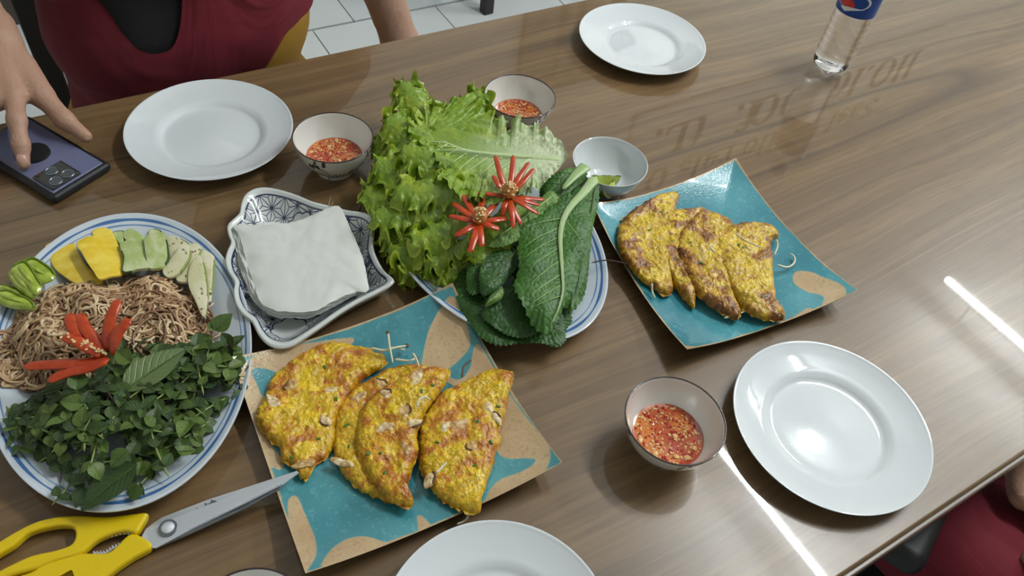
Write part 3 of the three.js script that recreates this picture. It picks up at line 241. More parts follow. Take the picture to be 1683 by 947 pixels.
struct('wall_right', shift(new THREE.BoxGeometry(0.1, 3.6, 5.9), 6.55, 0.95, 0.3), wallMat, 'pale side wall beyond the end of the table');
struct('wall_left', shift(new THREE.BoxGeometry(0.1, 3.6, 5.9), -2.05, 0.95, 0.3), wallMat, 'pale side wall beside the far chair');
struct('wall_front', shift(new THREE.BoxGeometry(9.6, 3.6, 0.1), 2.7, 0.95, 3.2), wallMat, 'pale wall on the near side of the room');
struct('ceiling', shift(new THREE.BoxGeometry(9.6, 0.1, 6), 2.7, 2.72, 0.3), ceilMat, 'white painted ceiling above the table');
struct('baseboard_back', shift(new THREE.BoxGeometry(8.4, 0.09, 0.015), 2.2, -0.70, WZ + 0.008), std(0x4a4039, 0.5), 'dark baseboard along the back wall');
{ // tall window in the back wall, its frame mirrored faintly in the lacquered table
  const t = struct('window_1', merge([[1.86, 0.05], [2.06, 0.03], [2.16, 0.03], [2.36, 0.05]].map(([x, w]) => shift(new THREE.BoxGeometry(w, 1.75, 0.04), x, 0.65, WZ + 0.02)).concat([-0.2, 0.62, 0.82, 1.5].map((y) => shift(new THREE.BoxGeometry(0.52, 0.05, 0.04), 2.11, y, WZ + 0.02)))), std(0x5d564c, 0.6), 'narrow window with a brown frame in the back wall');
  const glass = std(0x5e625c, 0.08); t.userData0 = [0, 0 - T, 0];
  for (const [x, w] of [[1.96, 0.15], [2.11, 0.08], [2.26, 0.15]]) for (const [y, h] of [[0.21, 0.78], [0.72, 0.15], [1.16, 0.62]]) { const o = new THREE.Mesh(new THREE.BoxGeometry(w + 0.01, h, 0.01), glass); o.name = 'pane'; o.position.set(x, T + y, WZ + 0.008); t.add(o); }
}
{ // lettering on the back wall; it reads back to front from the room and is seen only as a reflection
  const w = 2048, h = 640, tx = canvasTex(w, h, (c) => {
    c.fillStyle = '#e0ddd4'; c.fillRect(0, 0, w, h); c.fillStyle = '#262419'; c.translate(w, 0); c.scale(-1, 1); c.textBaseline = 'middle';
    c.font = 'bold 250px serif';
    c.fillText('llO.lo', 90, 440); c.fillText('OO', 930, 440); c.fillText('f.', 1270, 440); c.fillText('tL.', 1600, 440);
    c.font = 'bold 190px serif'; c.fillText('Sasi', 260, 190); c.fillText('illo', 960, 190); c.fillText('rals', 1330, 190); c.fillText('O', 1750, 190);
  });
  const t = thing('wall_sign', 'wide pale sign with two rows of dark serif lettering on the back wall', 'sign', [4.05, 2.02, WZ + 0.012]);
  part(t, 'sign_board', shift(new THREE.BoxGeometry(2.75, 0.84, 0.02), 4.05, 2.3, WZ + 0.012), std(0xe0ddd4, 0.7));
  part(t, 'lettering', shift(new THREE.PlaneGeometry(2.7, 0.82), 4.05, 2.3, WZ + 0.0235), std(0xffffff, 0.7, { map: tx }), 'dark serif letters');
}
tubeLight(2.09, -0.93, 0.27, 'long white fluorescent tube hanging over the table beside the pale plate');
tubeLight(4.09, -1.19, 0.01, 'long white fluorescent tube hanging beyond the table end by the side wall');

// ---------- table ----------
const X0 = -0.75, X1 = 2.15, ZF = -1.0684, ZN = -0.0479;
const woodTex = tex(2048, 1024, (u, v) => {
  const x = u * (X1 - X0), z = v * 1.03;
  const q = z + 0.055 * fbt(x * 1.1, z * 2.2, 1, 3) + 0.012 * fbt(x * 4, z * 9, 3, 2);
  const band = fbt(x * 0.5, q * 44, 9, 4), fine = fbt(x * 3.2, q * 170, 4, 3), vein = Math.pow(clamp(1 - Math.abs(vn(x * 0.7 + 40, q * 26)) * 6.5), 2) * sstep(-0.25, 0.3, vn(x * 1.1 + 9, q * 9 + 30)) + 0.6 * Math.pow(clamp(1 - Math.abs(vn(x * 0.9 + 80, q * 60)) * 5), 3) * sstep(0, 0.4, vn(x * 2 + 19, q * 12));
  const pore = clamp(fbt(x * 22, q * 420, 8, 2) * 2.2);
  let c = mix3(rgb(123, 98, 66), rgb(104, 81, 54), clamp(0.5 + band * 1.4));
  c = mix3(c, rgb(138, 112, 76), clamp(fine * 1.3)); c = mix3(c, rgb(60, 46, 34), vein * 0.6); c = mix3(c, rgb(74, 55, 39), pore * 0.3);
  const pink = clamp(0.5 + fbt(x * 1.2, z * 3, 44, 3) * 2); return [c[0] * lerp(0.98, 1.02, pink), c[1], c[2] * lerp(1.04, 0.97, pink)];
});
woodTex.wrapS = woodTex.wrapT = THREE.RepeatWrapping;
const smear = tex(512, 512, (x, y) => 0.34 + 0.16 * fbt(x * 5, y * 5, 2, 4) + 0.12 * Math.abs(fbt(x * 40 + 3 * vn(x * 3, y * 3), y * 6, 7, 3)), false);
const woodMat = std(0xffffff, 1, { map: woodTex, roughnessMap: smear, clearcoat: 0.9, clearcoatRoughness: 0.02, ior: 1.5 });
const tableTop = thing('dining_table', 'long brown wooden dining table with a glossy lacquered top', 'table', [(X0 + X1) / 2, -T, (ZF + ZN) / 2]);
{
  const g = new RoundedBoxGeometry(X1 - X0, 0.032, ZN - ZF, 3, 0.004).translate((X0 + X1) / 2, -0.016, (ZF + ZN) / 2);
  const p = g.attributes.position, uv = g.attributes.uv; for (let i = 0; i < p.count; i++) uv.setXY(i, (p.getX(i) - X0) / (X1 - X0), (p.getZ(i) - ZF - p.getY(i)) / 1.03);
  part(tableTop, 'tabletop', g, woodMat);
  const edge = std(0x6b5c4e, 0.35, { clearcoat: 0.6 });
  part(tableTop, 'edge_band', shift(new RoundedBoxGeometry(X1 - X0 - 0.01, 0.026, 0.006, 2, 0.002), (X0 + X1) / 2, -0.018, ZN + 0.002), edge, 'greyish edge strip on the near side');
  part(tableTop, 'edge_band', shift(new RoundedBoxGeometry(X1 - X0 - 0.01, 0.026, 0.006, 2, 0.002), (X0 + X1) / 2, -0.018, ZF - 0.002), edge);
  for (const x of [X0 + 0.12, X1 - 0.12]) for (const z of [ZF + 0.1, ZN - 0.1]) part(tableTop, 'leg', shift(new RoundedBoxGeometry(0.06, 0.718, 0.06, 2, 0.005), x, -0.391, z), mat.darkWood);
  for (const z of [ZF + 0.1, ZN - 0.1]) part(tableTop, 'apron_rail', shift(new RoundedBoxGeometry(X1 - X0 - 0.3, 0.06, 0.02, 2, 0.003), (X0 + X1) / 2, -0.062, z), mat.darkWood);
}

// ---------- white dinner plates ----------
function dinnerPlate(x, z, r, label) {
  const t = thing('dinner_plate', label, 'plate', [x, 0, z], 'plain white dinner plates'), k = r / 0.111;
  const prof = [[0, 0.0068], [0.012, 0.0066], [0.026, 0.0058], [0.042, 0.005], [0.058, 0.0047], [0.064, 0.0056], [0.069, 0.0085], [0.074, 0.0108], [0.082, 0.0127], [0.095, 0.0162], [0.106, 0.0202], [0.1095, 0.0217], [0.111, 0.0216], [0.1108, 0.0203], [0.106, 0.0178], [0.094, 0.0128], [0.08, 0.0085], [0.07, 0.0045], [0.066, 0.001], [0.063, 0.0002], [0.059, 0.0005], [0.057, 0.0025], [0.03, 0.0028], [0, 0.0028]];
  part(t, 'plate_body', lathe(prof.map(([a, b]) => [a * k, b]), x, z, 128, 5), mat.porcelain);
}
dinnerPlate(0.1464, -0.9293, 0.1106, 'white round dinner plate by the table edge in front of the person in red');
dinnerPlate(0.8745, -0.8972, 0.1107, 'white round dinner plate behind the small lime bowl, nearest the water bottle');
dinnerPlate(0.6067, -0.1779, 0.111, 'white round dinner plate with bright tube reflections beside the full sauce bowl');
dinnerPlate(0.1674, -0.1581, 0.1044, 'white round dinner plate against the edge of the tan and turquoise square plate');

// ---------- dipping bowls ----------
const bowlPrint = canvasTex(1024, 256, (c, w, h) => {
  c.fillStyle = '#d7d4cb'; c.fillRect(0, 0, w, h);
  const R = rng(12);
  for (let k = 0; k < 4; k++) {
    const x0 = k * 256; c.fillStyle = '#23262a';
    for (let i = 0; i < 8; i++) { const x = x0 + 30 + R() * 80, y = 28 + R() * 34; c.beginPath(); c.ellipse(x, y, 9, 6, R() * 3, 0, 7); c.fill(); }
    c.strokeStyle = '#23262a'; c.lineWidth = 3; c.beginPath(); c.moveTo(x0 + 70, 60); c.bezierCurveTo(x0 + 105, 55, x0 + 130, 80, x0 + 112, 100); c.stroke();
    c.save(); c.translate(x0 + 22, 92); c.rotate(0.6); c.fillRect(-16, -5, 32, 10); c.restore();
    c.save(); c.translate(x0 + 226, 78); c.rotate(-0.5); c.fillRect(-11, -8, 22, 16); c.restore();
    c.fillStyle = '#3c372f'; c.font = 'italic 52px serif'; c.fillText('otto', x0 + 128, 112); c.font = 'italic 22px serif'; c.fillText('cotton soo', x0 + 120, 144);
    c.fillStyle = '#2a2b2c'; c.beginPath(); c.ellipse(x0 + 92, 160, 14, 6, 0.2, 0, 7); c.fill();
  }
}, THREE.RepeatWrapping);
const rosePrint = canvasTex(1024, 256, (c, w, h) => {
  c.fillStyle = '#cfd4da'; c.fillRect(0, 0, w, h); const R = rng(5);
  for (let k = 0; k < 5; k++) { const x = 100 + k * 205; for (let i = 0; i < 16; i++) { c.fillStyle = ['#7a2f45', '#9b4a60', '#5b2232', '#5d6b3b'][i % 4]; c.beginPath(); c.ellipse(x + (R() - 0.5) * 70, 90 + (R() - 0.5) * 60, 12, 8, R() * 3, 0, 7); c.fill(); } }
}, THREE.RepeatWrapping);
const bowlOut = std(0xffffff, 0.16, { map: bowlPrint, clearcoat: 1, clearcoatRoughness: 0.03 }), roseOut = std(0xffffff, 0.16, { map: rosePrint, clearcoat: 1, clearcoatRoughness: 0.03 });
function latheV(profile, cx, cz, seg, turn = 0) { const g = lathe(profile, 0, 0, seg); const uv = g.attributes.uv; for (let i = 0; i < uv.count; i++) uv.setY(i, 1 - uv.getY(i)); g.rotateY(turn); return g.translate(cx, 0, cz); }
function smallBowl(x, z, r, h, label, name, print, rim, turn = 0) {
  const t = thing(name, label, 'bowl', [x, 0, z], name === 'sauce_bowl' ? 'brown rimmed dipping bowls' : undefined), k = r / 0.0525, q = h / 0.055;
  const s = (l) => l.map(([a, b]) => [a * k, b * q]);
  part(t, 'bowl_inside', lathe(s([[0, 0.0085], [0.014, 0.009], [0.026, 0.0125], [0.036, 0.0215], [0.044, 0.034], [0.0492, 0.047], [0.0512, 0.0545], [0.0521, 0.0552]]), x, z, 96), rim ? mat.porcelainWarm : mat.porcelain, 'plain white glazed inside');
  part(t, 'bowl_outside', latheV(s([[0.0521, 0.0552], [0.0527, 0.0546], [0.0515, 0.047], [0.047, 0.033], [0.0395, 0.0205], [0.031, 0.0105], [0.0265, 0.0065], [0.0258, 0.003], [0.0255, 0.0003], [0.022, 0.0003], [0.021, 0.003], [0, 0.0035]]), x, z, 96, turn), print, rim ? 'printed with dark sprigs and script' : 'printed with small red flowers');
  if (rim) part(t, 'rim_band', new THREE.TorusGeometry(0.0523 * k, 0.00095, 10, 120).rotateX(Math.PI / 2).translate(x, h + 0.0001, z), mat.rimBrown, 'thin dark brown rim line');
}
const sauceMat = std(0xffffff, 0.08, { map: tex(256, 256, (x, y) => mix3(rgb(202, 112, 18), rgb(164, 46, 12), clamp(0.36 + 1.6 * fbt(x * 5, y * 5, 3, 4)))), clearcoat: 1, clearcoatRoughness: 0.02 });
const garlicMat = std(0xdcae72, 0.35, { clearcoat: 0.5 }), chiliBitMat = std(0xa51c0c, 0.3, { clearcoat: 0.6 });
function sauce(x, z, r, h, label, seed) {
  const t = thing('dipping_sauce', label, 'sauce', [x, h - 0.011, z], 'chili garlic dipping sauces'), R = rng(seed);
  part(t, 'liquid', slab(Array.from({ length: 32 }, (_, i) => [x + r * Math.cos(i / 16 * Math.PI), z + r * Math.sin(i / 16 * Math.PI)]), { n: 64, rings: 10, uvScale: 9, top: (q) => h + (q > 0.95 ? 0.0004 : 0) + 0.0002 * ns(q * 9, 1), bottom: (q) => h - 0.0105 * Math.sqrt(1 - q * q) }), sauceMat);
  for (const [nm, m, n, s] of [['garlic_bits', garlicMat, 190, 0.00115], ['garlic_pieces', garlicMat, 14, 0.0024], ['chili_bits', chiliBitMat, 130, 0.0013]]) {
    const l = []; for (let i = 0; i < n; i++) { const a = R() * 6.283, d = r * 0.93 * Math.sqrt(R()), k = s * (0.55 + R()); l.push(new THREE.IcosahedronGeometry(k, 0).scale(1.3, 0.5, 0.9).rotateZ((R() - 0.5)).rotateY(R() * 6).translate(x + d * Math.cos(a), h + 0.0003, z + d * Math.sin(a))); }
    part(t, nm, merge(l), m, undefined, 'stuff');
  }
}
smallBowl(0.2772, -0.8053, 0.0525, 0.055, 'brown rimmed dipping bowl with dark script print beside the curly lettuce and a white plate', 'sauce_bowl', bowlOut, true, 0.3);
sauce(0.2772, -0.8053, 0.0375, 0.0235, 'orange chili garlic sauce in the bowl beside the curly lettuce', 1);
smallBowl(0.5597, -0.791, 0.0525, 0.055, 'brown rimmed dipping bowl half hidden behind the pale lettuce leaf', 'sauce_bowl', bowlOut, true, 1.2);
sauce(0.5597, -0.791, 0.0365, 0.0225, 'red orange chili garlic sauce in the bowl behind the pale lettuce leaf', 2);
smallBowl(0.426, -0.2476, 0.0527, 0.055, 'brown rimmed dipping bowl standing alone between square plate and white dinner plate', 'sauce_bowl', bowlOut, true, 2.4);
sauce(0.426, -0.2476, 0.0385, 0.0245, 'red chili sauce full of chopped garlic in the bowl beside the bright reflecting plate', 3);
smallBowl(-0.0181, -0.2501, 0.0499, 0.055, 'brown rimmed dipping bowl next to the corner of the square plate and the scissors', 'sauce_bowl', bowlOut, true, 0.9);
smallBowl(0.6052, -0.6207, 0.0525, 0.05, 'white bowl with small red flowers holding two lime wedges', 'lime_bowl', roseOut, false, 2.2);
{ // lime wedges
  const flesh = std(0xffffff, 0.3, { map: tex(128, 128, (x, y) => mix3(rgb(196, 206, 104), rgb(168, 186, 66), clamp(0.5 + 2 * fbt(x * 9, y * 3, 1)))), clearcoat: 0.7 }), peel = std(0x5f8a2c, 0.35, { clearcoat: 0.4 }), pith = std(0xd9dfae, 0.6);
  const wedge = (x, y, z, label, rx, ry, rz, sc) => {
    const t = thing('lime_wedge', label, 'lime', [x, y, z], 'lime wedges'); t.rotation.set(rx, ry, rz); t.scale.setScalar(sc);
    t.userData0 = null; const A = 0.5, r = 0.019;
    const shell = (R0) => grid(16, 12, (u, v) => { const a = lerp(-A, A, u), b = lerp(-1.5, 1.5, v); return [R0 * Math.cos(b) * Math.cos(a), R0 * Math.sin(b) * 1.1, R0 * Math.cos(b) * Math.sin(a)]; });
    part(t, 'peel', shell(r), peel);
    for (const s of [-1, 1]) {
      part(t, 'flesh', grid(8, 12, (u, v) => { const b = lerp(-1.5, 1.5, v), k = r * 0.9 * u; return [k * Math.cos(b) * Math.cos(A), k * Math.sin(b) * 1.1, s * k * Math.cos(b) * Math.sin(A) + s * 0.0004 * Math.sin(u * 9) ]; }), flesh);
      part(t, 'pith', grid(3, 12, (u, v) => { const b = lerp(-1.5, 1.5, v), k = r * lerp(0.9, 1, u); return [k * Math.cos(b) * Math.cos(A), k * Math.sin(b) * 1.1, s * k * Math.cos(b) * Math.sin(A)]; }), pith);
    }
  };
  wedge(0.5985, 0.031, -0.6145, 'lime wedge lying cut side up in the middle of the small white bowl', 0.1, -0.6, -1.35, 1.0);
  wedge(0.587, 0.034, -0.594, 'lime wedge tucked under the mustard leaf stem at the bowl rim', -0.1, 0.5, -1.75, 0.95);
}

// ---------- oval platters ----------
const platterPrint = canvasTex(2048, 512, (c, w, h) => {
  c.fillStyle = '#c9d3dc'; c.fillRect(0, 0, w, h);
  const ln = (v, t, col) => { c.fillStyle = col; for (let x = 0; x < w; x += 4) { const k = 0.75 + 0.35 * Math.sin(x * 0.013) * Math.sin(x * 0.031 + 1); c.fillRect(x, (1 - v) * h - t * k / 2, 4, t * k); } };
  ln(0.952, 12, '#446fa6'); ln(0.915, 6, '#6488b6'); 
  const R = rng(9); for (const u0 of [0.04, 0.37, 0.70]) for (let i = 0; i < 26; i++) { c.strokeStyle = ['#5b86bd', '#7fa0cc', '#3f6aa6'][i % 3]; c.globalAlpha = 0.55; c.lineWidth = 2 + R() * 4; const x = (u0 + (R() - 0.5) * 0.03) * w, y = (0.22 + (R() - 0.5) * 0.08) * h; c.beginPath(); c.moveTo(x, y); c.lineTo(x + (R() - 0.5) * 20, y + 30 + R() * 30); c.stroke(); }
}, THREE.RepeatWrapping);
const platterMat = std(0xffffff, 0.14, { map: platterPrint, clearcoat: 1, clearcoatRoughness: 0.03 });
function platter(x, z, turn, label) {
  const t = thing('oval_platter', label, 'platter', [x, 0, z], 'oval white platters with blue rim lines');
  const a = 0.1976, b = 0.1297, ct = Math.cos(turn), st = Math.sin(turn);
  const prof = [[0, 0.006], [0.25, 0.006], [0.5, 0.006], [0.64, 0.0075], [0.7, 0.011], [0.78, 0.0155], [0.88, 0.0205], [0.96, 0.025], [0.99, 0.0268], [1, 0.0266]];
  const und = [[1, 0.0266], [1.0, 0.0248], [0.96, 0.0215], [0.85, 0.013], [0.72, 0.005], [0.66, 0.0005], [0.62, 0.0005], [0.6, 0.003], [0.3, 0.003], [0, 0.003]];
  const mk = (p) => { const c = new THREE.CatmullRomCurve3(p.map(([r, y]) => new THREE.Vector3(r, y, 0)), false, 'centripetal').getPoints(48); return grid(128, 48, (u, v) => { const q = c[Math.round(v * 48)], th = -u * Math.PI * 2, f = Math.max(0, q.x), off = (a - b) * 0, X = (a * f - off) * Math.cos(th), Z = b * f * Math.sin(th); return [x + X * ct - Z * st, q.y, z + X * st + Z * ct, u, clamp(f)]; }, true); };
  part(t, 'platter_body', mk(prof), platterMat, 'white glaze with two blue rim lines');
  part(t, 'underside', mk(und), mat.porcelain);
}
const platterFloor = (cx, cz, turn) => { const P = [[0, 0.006], [0.5, 0.006], [0.64, 0.0075], [0.7, 0.011], [0.78, 0.0155], [0.88, 0.0205], [0.96, 0.025], [1, 0.0268], [3, 0.0268]], ct = Math.cos(turn), st = Math.sin(turn); return (x, z) => { const X = (x - cx) * ct + (z - cz) * st, Z = -(x - cx) * st + (z - cz) * ct, f = Math.hypot(X / 0.1976, Z / 0.1297); for (let i = 1; i < P.length; i++) if (f <= P[i][0]) return lerp(P[i - 1][1], P[i][1], (f - P[i - 1][0]) / (P[i][0] - P[i - 1][0])); return 0.0268; }; };
const floorA = platterFloor(-0.0395, -0.6064, 1.754), floorB = platterFloor(0.4044, -0.5996, 1.5862);
platter(-0.0395, -0.6064, 1.754, 'oval white platter with blue rim lines under noodles, fruit and herbs');
platter(0.4044, -0.5996, 1.5862, 'oval white platter with blue rim lines under lettuce and mustard leaves');
// ---------- square glazed plates ----------
function smoothPoly(c, pts) { c.beginPath(); const n = pts.length; for (let i = 0; i < n; i++) { const p = pts[i], q = pts[(i + 1) % n], m = [(p[0] + q[0]) / 2, (p[1] + q[1]) / 2]; if (!i) c.moveTo(...m); else c.quadraticCurveTo(p[0], p[1], m[0], m[1]); } c.quadraticCurveTo(pts[0][0], pts[0][1], (pts[0][0] + pts[1][0]) / 2, (pts[0][1] + pts[1][1]) / 2); c.closePath(); }
function glaze(tans, teal, deep, seed) {
  const S = 1024, c0 = document.createElement('canvas'); c0.width = c0.height = S; const c = c0.getContext('2d');
  c.fillStyle = '#000'; c.fillRect(0, 0, S, S); c.fillStyle = '#f00';
  for (const p of tans) { smoothPoly(c, p.map(([u, v]) => [(u + 1) / 2 * S, (v + 1) / 2 * S])); c.fill(); }
  const d = c.getImageData(0, 0, S, S).data, m = new Float32Array(S * S); for (let i = 0; i < S * S; i++) m[i] = d[i * 4] / 255;
  const blur = (src, r) => { const o = new Float32Array(S * S), tmp = new Float32Array(S * S); for (let y = 0; y < S; y++) { let s = 0; for (let x = -r; x < S + r; x++) { if (x + r < S && x + r >= 0) s += src[y * S + x + r]; if (x - r - 1 >= 0) s -= src[y * S + x - r - 1]; if (x >= 0 && x < S) tmp[y * S + x] = s / (2 * r + 1); } } for (let x = 0; x < S; x++) { let s = 0; for (let y = -r; y < S + r; y++) { if (y + r < S && y + r >= 0) s += tmp[(y + r) * S + x]; if (y - r - 1 >= 0) s -= tmp[(y - r - 1) * S + x]; if (y >= 0 && y < S) o[y * S + x] = s / (2 * r + 1); } } return o; };
  const b = blur(blur(m, 7), 5);
  return tex(S, S, (u, v) => {
    const i = Math.min(S - 1, Math.floor(v * S)) * S + Math.min(S - 1, Math.floor(u * S)), e = Math.max(Math.abs(u - 0.5), Math.abs(v - 0.5)) * 2;
    let k = sstep(0.35, 0.65, b[i] + 0.14 * fbt(u * 30, v * 30, seed, 3)); k = Math.max(k, sstep(0.978, 0.992, e + 0.02 * fbt(u * 12, v * 12, seed)));
    const line = clamp(1 - Math.abs(b[i] - 0.45) * 4) * 0.5;
    let t = mix3(teal, deep, clamp(0.5 + 1.5 * fbt(u * 4, v * 4, seed + 2, 4))); t = mix3(t, rgb(150, 200, 195), clamp(fbt(u * 70, v * 70, 3, 2) * 0.9 - 0.12));
    let n = mix3(rgb(200, 174, 134), rgb(176, 146, 108), clamp(0.5 + 1.4 * fbt(u * 6, v * 6, seed + 6, 4))); n = mix3(n, rgb(134, 102, 70), clamp(fbt(u * 120, v * 120, 8, 2) * 1.1 - 0.15));
    return mix3(mix3(t, n, k), rgb(198, 178, 138), line * (0.5 + fbt(u * 20, v * 20, 1)));
  });
}
function squarePlate(corners, tx, label) {
  const [a, b, c, d] = corners, cx = (a[0] + b[0] + c[0] + d[0]) / 4, cz = (a[1] + b[1] + c[1] + d[1]) / 4;
  const t = thing('square_plate', label, 'plate', [cx, 0, cz], 'square turquoise glazed plates');
  const Y = (u, v) => { const p = Math.abs(u), q = Math.abs(v), e = Math.max(p, q); return 0.0075 + 0.0095 * Math.pow(e, 3.2) + 0.017 * Math.pow(p * q, 2.2); };
  const XZ = (u, v) => { const s = (1 + u) / 2, w = (1 + v) / 2, P = (k) => lerp(lerp(d[k], a[k], s), lerp(c[k], b[k], s), w); return [P(0), P(1)]; };
  const f = (dy, sh) => (s, w) => { const u = (s * 2 - 1), v = (w * 2 - 1), [x, z] = XZ(u * sh, v * sh); return [x, Math.max(0.0008, Y(u, v) + dy), z, s, w]; };
  part(t, 'glazed_face', grid(64, 64, f(0, 1)), std(0xffffff, 0.2, { map: tx, clearcoat: 1, clearcoatRoughness: 0.06, bumpMap: rep(grainBump, 6), bumpScale: 0.0003 }), 'turquoise and tan glaze');
  const U = grid(64, 64, (s, w) => f(-0.006, 0.985)(1 - s, w)), rim = [];
  for (const e of [[0, 0], [0, 1], [1, 0], [1, 1]]) rim.push(grid(64, 1, (s, w) => { const q = e[1] ? s : 1 - s; const uu = e[0] ? e[1] : q, vv = e[0] ? 1 - q : e[1]; return w < 0.5 ? f(0, 1)(uu, vv) : f(-0.006, 0.985)(uu, vv); }));
  part(t, 'dark_underside', merge([U, ...rim]), std(0x2a211b, 0.7), 'dark brown unglazed back and edge');
  const ux = [(a[0] + b[0] - c[0] - d[0]) / 4, (a[1] + b[1] - c[1] - d[1]) / 4], vx = [(b[0] + c[0] - a[0] - d[0]) / 4, (b[1] + c[1] - a[1] - d[1]) / 4], det = ux[0] * vx[1] - ux[1] * vx[0];
  return (x, z) => { const p = x - cx, q = z - cz; return Y(clamp((p * vx[1] - q * vx[0]) / det, -1, 1), clamp((q * ux[0] - p * ux[1]) / det, -1, 1)); };
}
const plateFloor1 = squarePlate(D.dish1, glaze(D.tan1, rgb(86, 158, 166), rgb(50, 126, 138), 3), 'square plate with turquoise glaze and broad tan patches, beside the scissors');
const plateFloor2 = squarePlate(D.dish2, glaze(D.tan2, rgb(80, 156, 168), rgb(46, 126, 142), 8), 'square plate almost all turquoise with one tan corner, beside the lime bowl');

// ---------- folded pancakes ----------
const panTex = (y1, y2, b1, b2, bias, seed) => tex(768, 768, (u, v) => {
  const p = fbt(u * 8, v * 8, seed, 5), q = fbt(u * 22, v * 22, seed + 4, 4), e = fbt(u * 90, v * 90, seed + 9, 2);
  let c = mix3(y1, y2, clamp(0.5 + 2 * fbt(u * 13, v * 13, seed + 20, 3))); const k = sstep(-0.06, 0.24, p + q * 0.7 + bias); c = mix3(c, b1, k * 0.92); c = mix3(c, b2, sstep(0.16, 0.46, p + q * 1.0 + e * 0.5 + bias)); c = mix3(c, rgb(236, 208, 96), sstep(0.22, 0.34, fbt(u * 40, v * 40, seed + 31, 3)) * (1 - k) * 0.6); return c.map((w) => w * (1 + e * 0.28));
});
const panBump = tex(768, 768, (u, v) => 0.5 + 0.6 * fbt(u * 26, v * 26, 6, 5) + 0.25 * fbt(u * 90, v * 90, 2, 2), false);
const panMat1 = std(0xffffff, 0.42, { vertexColors: true, map: panTex(rgb(218, 182, 30), rgb(198, 160, 22), rgb(206, 148, 28), rgb(168, 100, 22), -0.06, 3), bumpMap: panBump, bumpScale: 0.003, clearcoat: 0.2, clearcoatRoughness: 0.3 });
const panMat2 = std(0xffffff, 0.42, { vertexColors: true, map: panTex(rgb(212, 178, 38), rgb(190, 156, 36), rgb(176, 122, 40), rgb(130, 82, 32), 0.04, 14), bumpMap: panBump, bumpScale: 0.0036, clearcoat: 0.25, clearcoatRoughness: 0.25 });
const mushMats = [0, 1, 2].map((k) => std(0xffffff, 0.45, { map: tex(64, 64, (u, v) => mix3([rgb(222, 198, 150), rgb(206, 172, 112), rgb(226, 210, 172)][k], rgb(176, 134, 82), clamp(0.35 + 2 * fbt(u * 4, v * 9, 2 + k)))), clearcoat: 0.3 })), mushDark = std(0x5a3c28, 0.5), scalMat = std(0x466f1e, 0.4), sproutMat = std(0xd8d2b4, 0.35, { clearcoat: 0.4 }), sproutTip = std(0x5a4330, 0.6);
function pancake(outline, h, label, group, m, seed, floorFn, opt = {}) {
  const { mush = [], scal = [], tiltX = 0, tiltZ = 0, thick = 0.012, crust = 0.4 } = opt;
  const c = centroid(outline), base = (x, z) => Math.max(floorFn(x, z) + 0.0045, h - thick + (x - c[0]) * tiltX + (z - c[1]) * tiltZ);
  const t = thing('folded_pancake', label, 'pancake', [c[0], Math.max(0.0085, h - thick - 0.004), c[1]], group);
  const bump = (x, z) => 0.0052 * fbm(x * 48, z * 48, seed, 3) + 0.0016 * ns(x * 210, z * 210, seed) + 0.0009 * ns(x * 430, z * 430, seed);
  const col = (q, x, z) => { const e = sstep(0.66, 1.05, q + 0.7 * fbm(x * 70, z * 70, seed + 3, 3)) * crust; return mix3([1, 1, 1], [0.66, 0.46, 0.26], e); };
  const topAt = (q, x, z) => base(x, z) + thick * Math.pow(1 - Math.pow(q, 7), 0.5) + bump(x, z) * (1 - q * q * 0.45);
  part(t, 'upper_fold', slab(outline, { n: 190, rings: 34, uvScale: 5, jitter: 0.04, seed, color: col, shapeT: (q) => 1 - Math.pow(1 - q, 1.5), top: topAt, bottom: (q, x, z) => base(x, z) + 0.0005 }), m);
  const low = outline.map(([x, z]) => [c[0] + (x - c[0]) * 1.014, c[1] + (z - c[1]) * 1.014]);
  part(t, 'lower_fold', slab(low, { n: 150, rings: 8, uvScale: 5.3, jitter: 0.05, seed: seed + 40, color: col, top: (q, x, z) => base(x, z) + 0.0004 + 0.0012 * ns(x * 150, z * 150, seed), bottom: (q, x, z) => Math.max(floorFn(x, z) + 0.0006, base(x, z) - 0.0055 * Math.pow(1 - q * q, 0.4)) }), m);
  const R = rng(seed * 7 + 1);
  mush.forEach(([x, z], mi) => {
    const a = R() * 6, w = 0.0042 + R() * 0.0034, l = 0.0065 + R() * 0.006, y = topAt(0.4, x, z), o = [];
    for (let i = 0; i < 9; i++) { const th = i / 9 * 6.283, k = 0.62 + 0.5 * R(); o.push([x + Math.cos(a) * Math.cos(th) * l * k - Math.sin(a) * Math.sin(th) * w * k, z + Math.sin(a) * Math.cos(th) * l * k + Math.cos(a) * Math.sin(th) * w * k]); }
    const p = part(t, 'mushroom_slice', slab(o, { n: 36, rings: 5, uvScale: 30, top: (q, X, Z) => topAt(0.4, X, Z) + 0.0012 * (1 - q * q) - 0.0003, bottom: () => y - 0.003 }), mushMats[mi % 3], 'pale mushroom slice');
    if (mi % 2) part(p, 'mushroom_skin', sweep(o.slice(0, 4).map(([X, Z]) => [X, topAt(0.4, X, Z) + 0.0004, Z]), (s) => [0.0006 + 0.0006 * Math.sin(s * 3.14), 0.0006], { seg: 10, sides: 6 }), mushDark, 'brown skin edge');
  });
  for (const [x, z] of scal) { const y = topAt(0.4, x, z), a = R() * 6; part(t, 'scallion_bit', new RoundedBoxGeometry(0.0035 + R() * 0.002, 0.0016, 0.002 + R() * 0.0014, 2, 0.0006).rotateZ((R() - 0.5) * 0.4).rotateY(a).translate(x, y + 0.0002, z), scalMat); }
}
const PG1 = 'folded pancakes on the tan and turquoise plate', PG2 = 'folded pancakes on the turquoise plate';
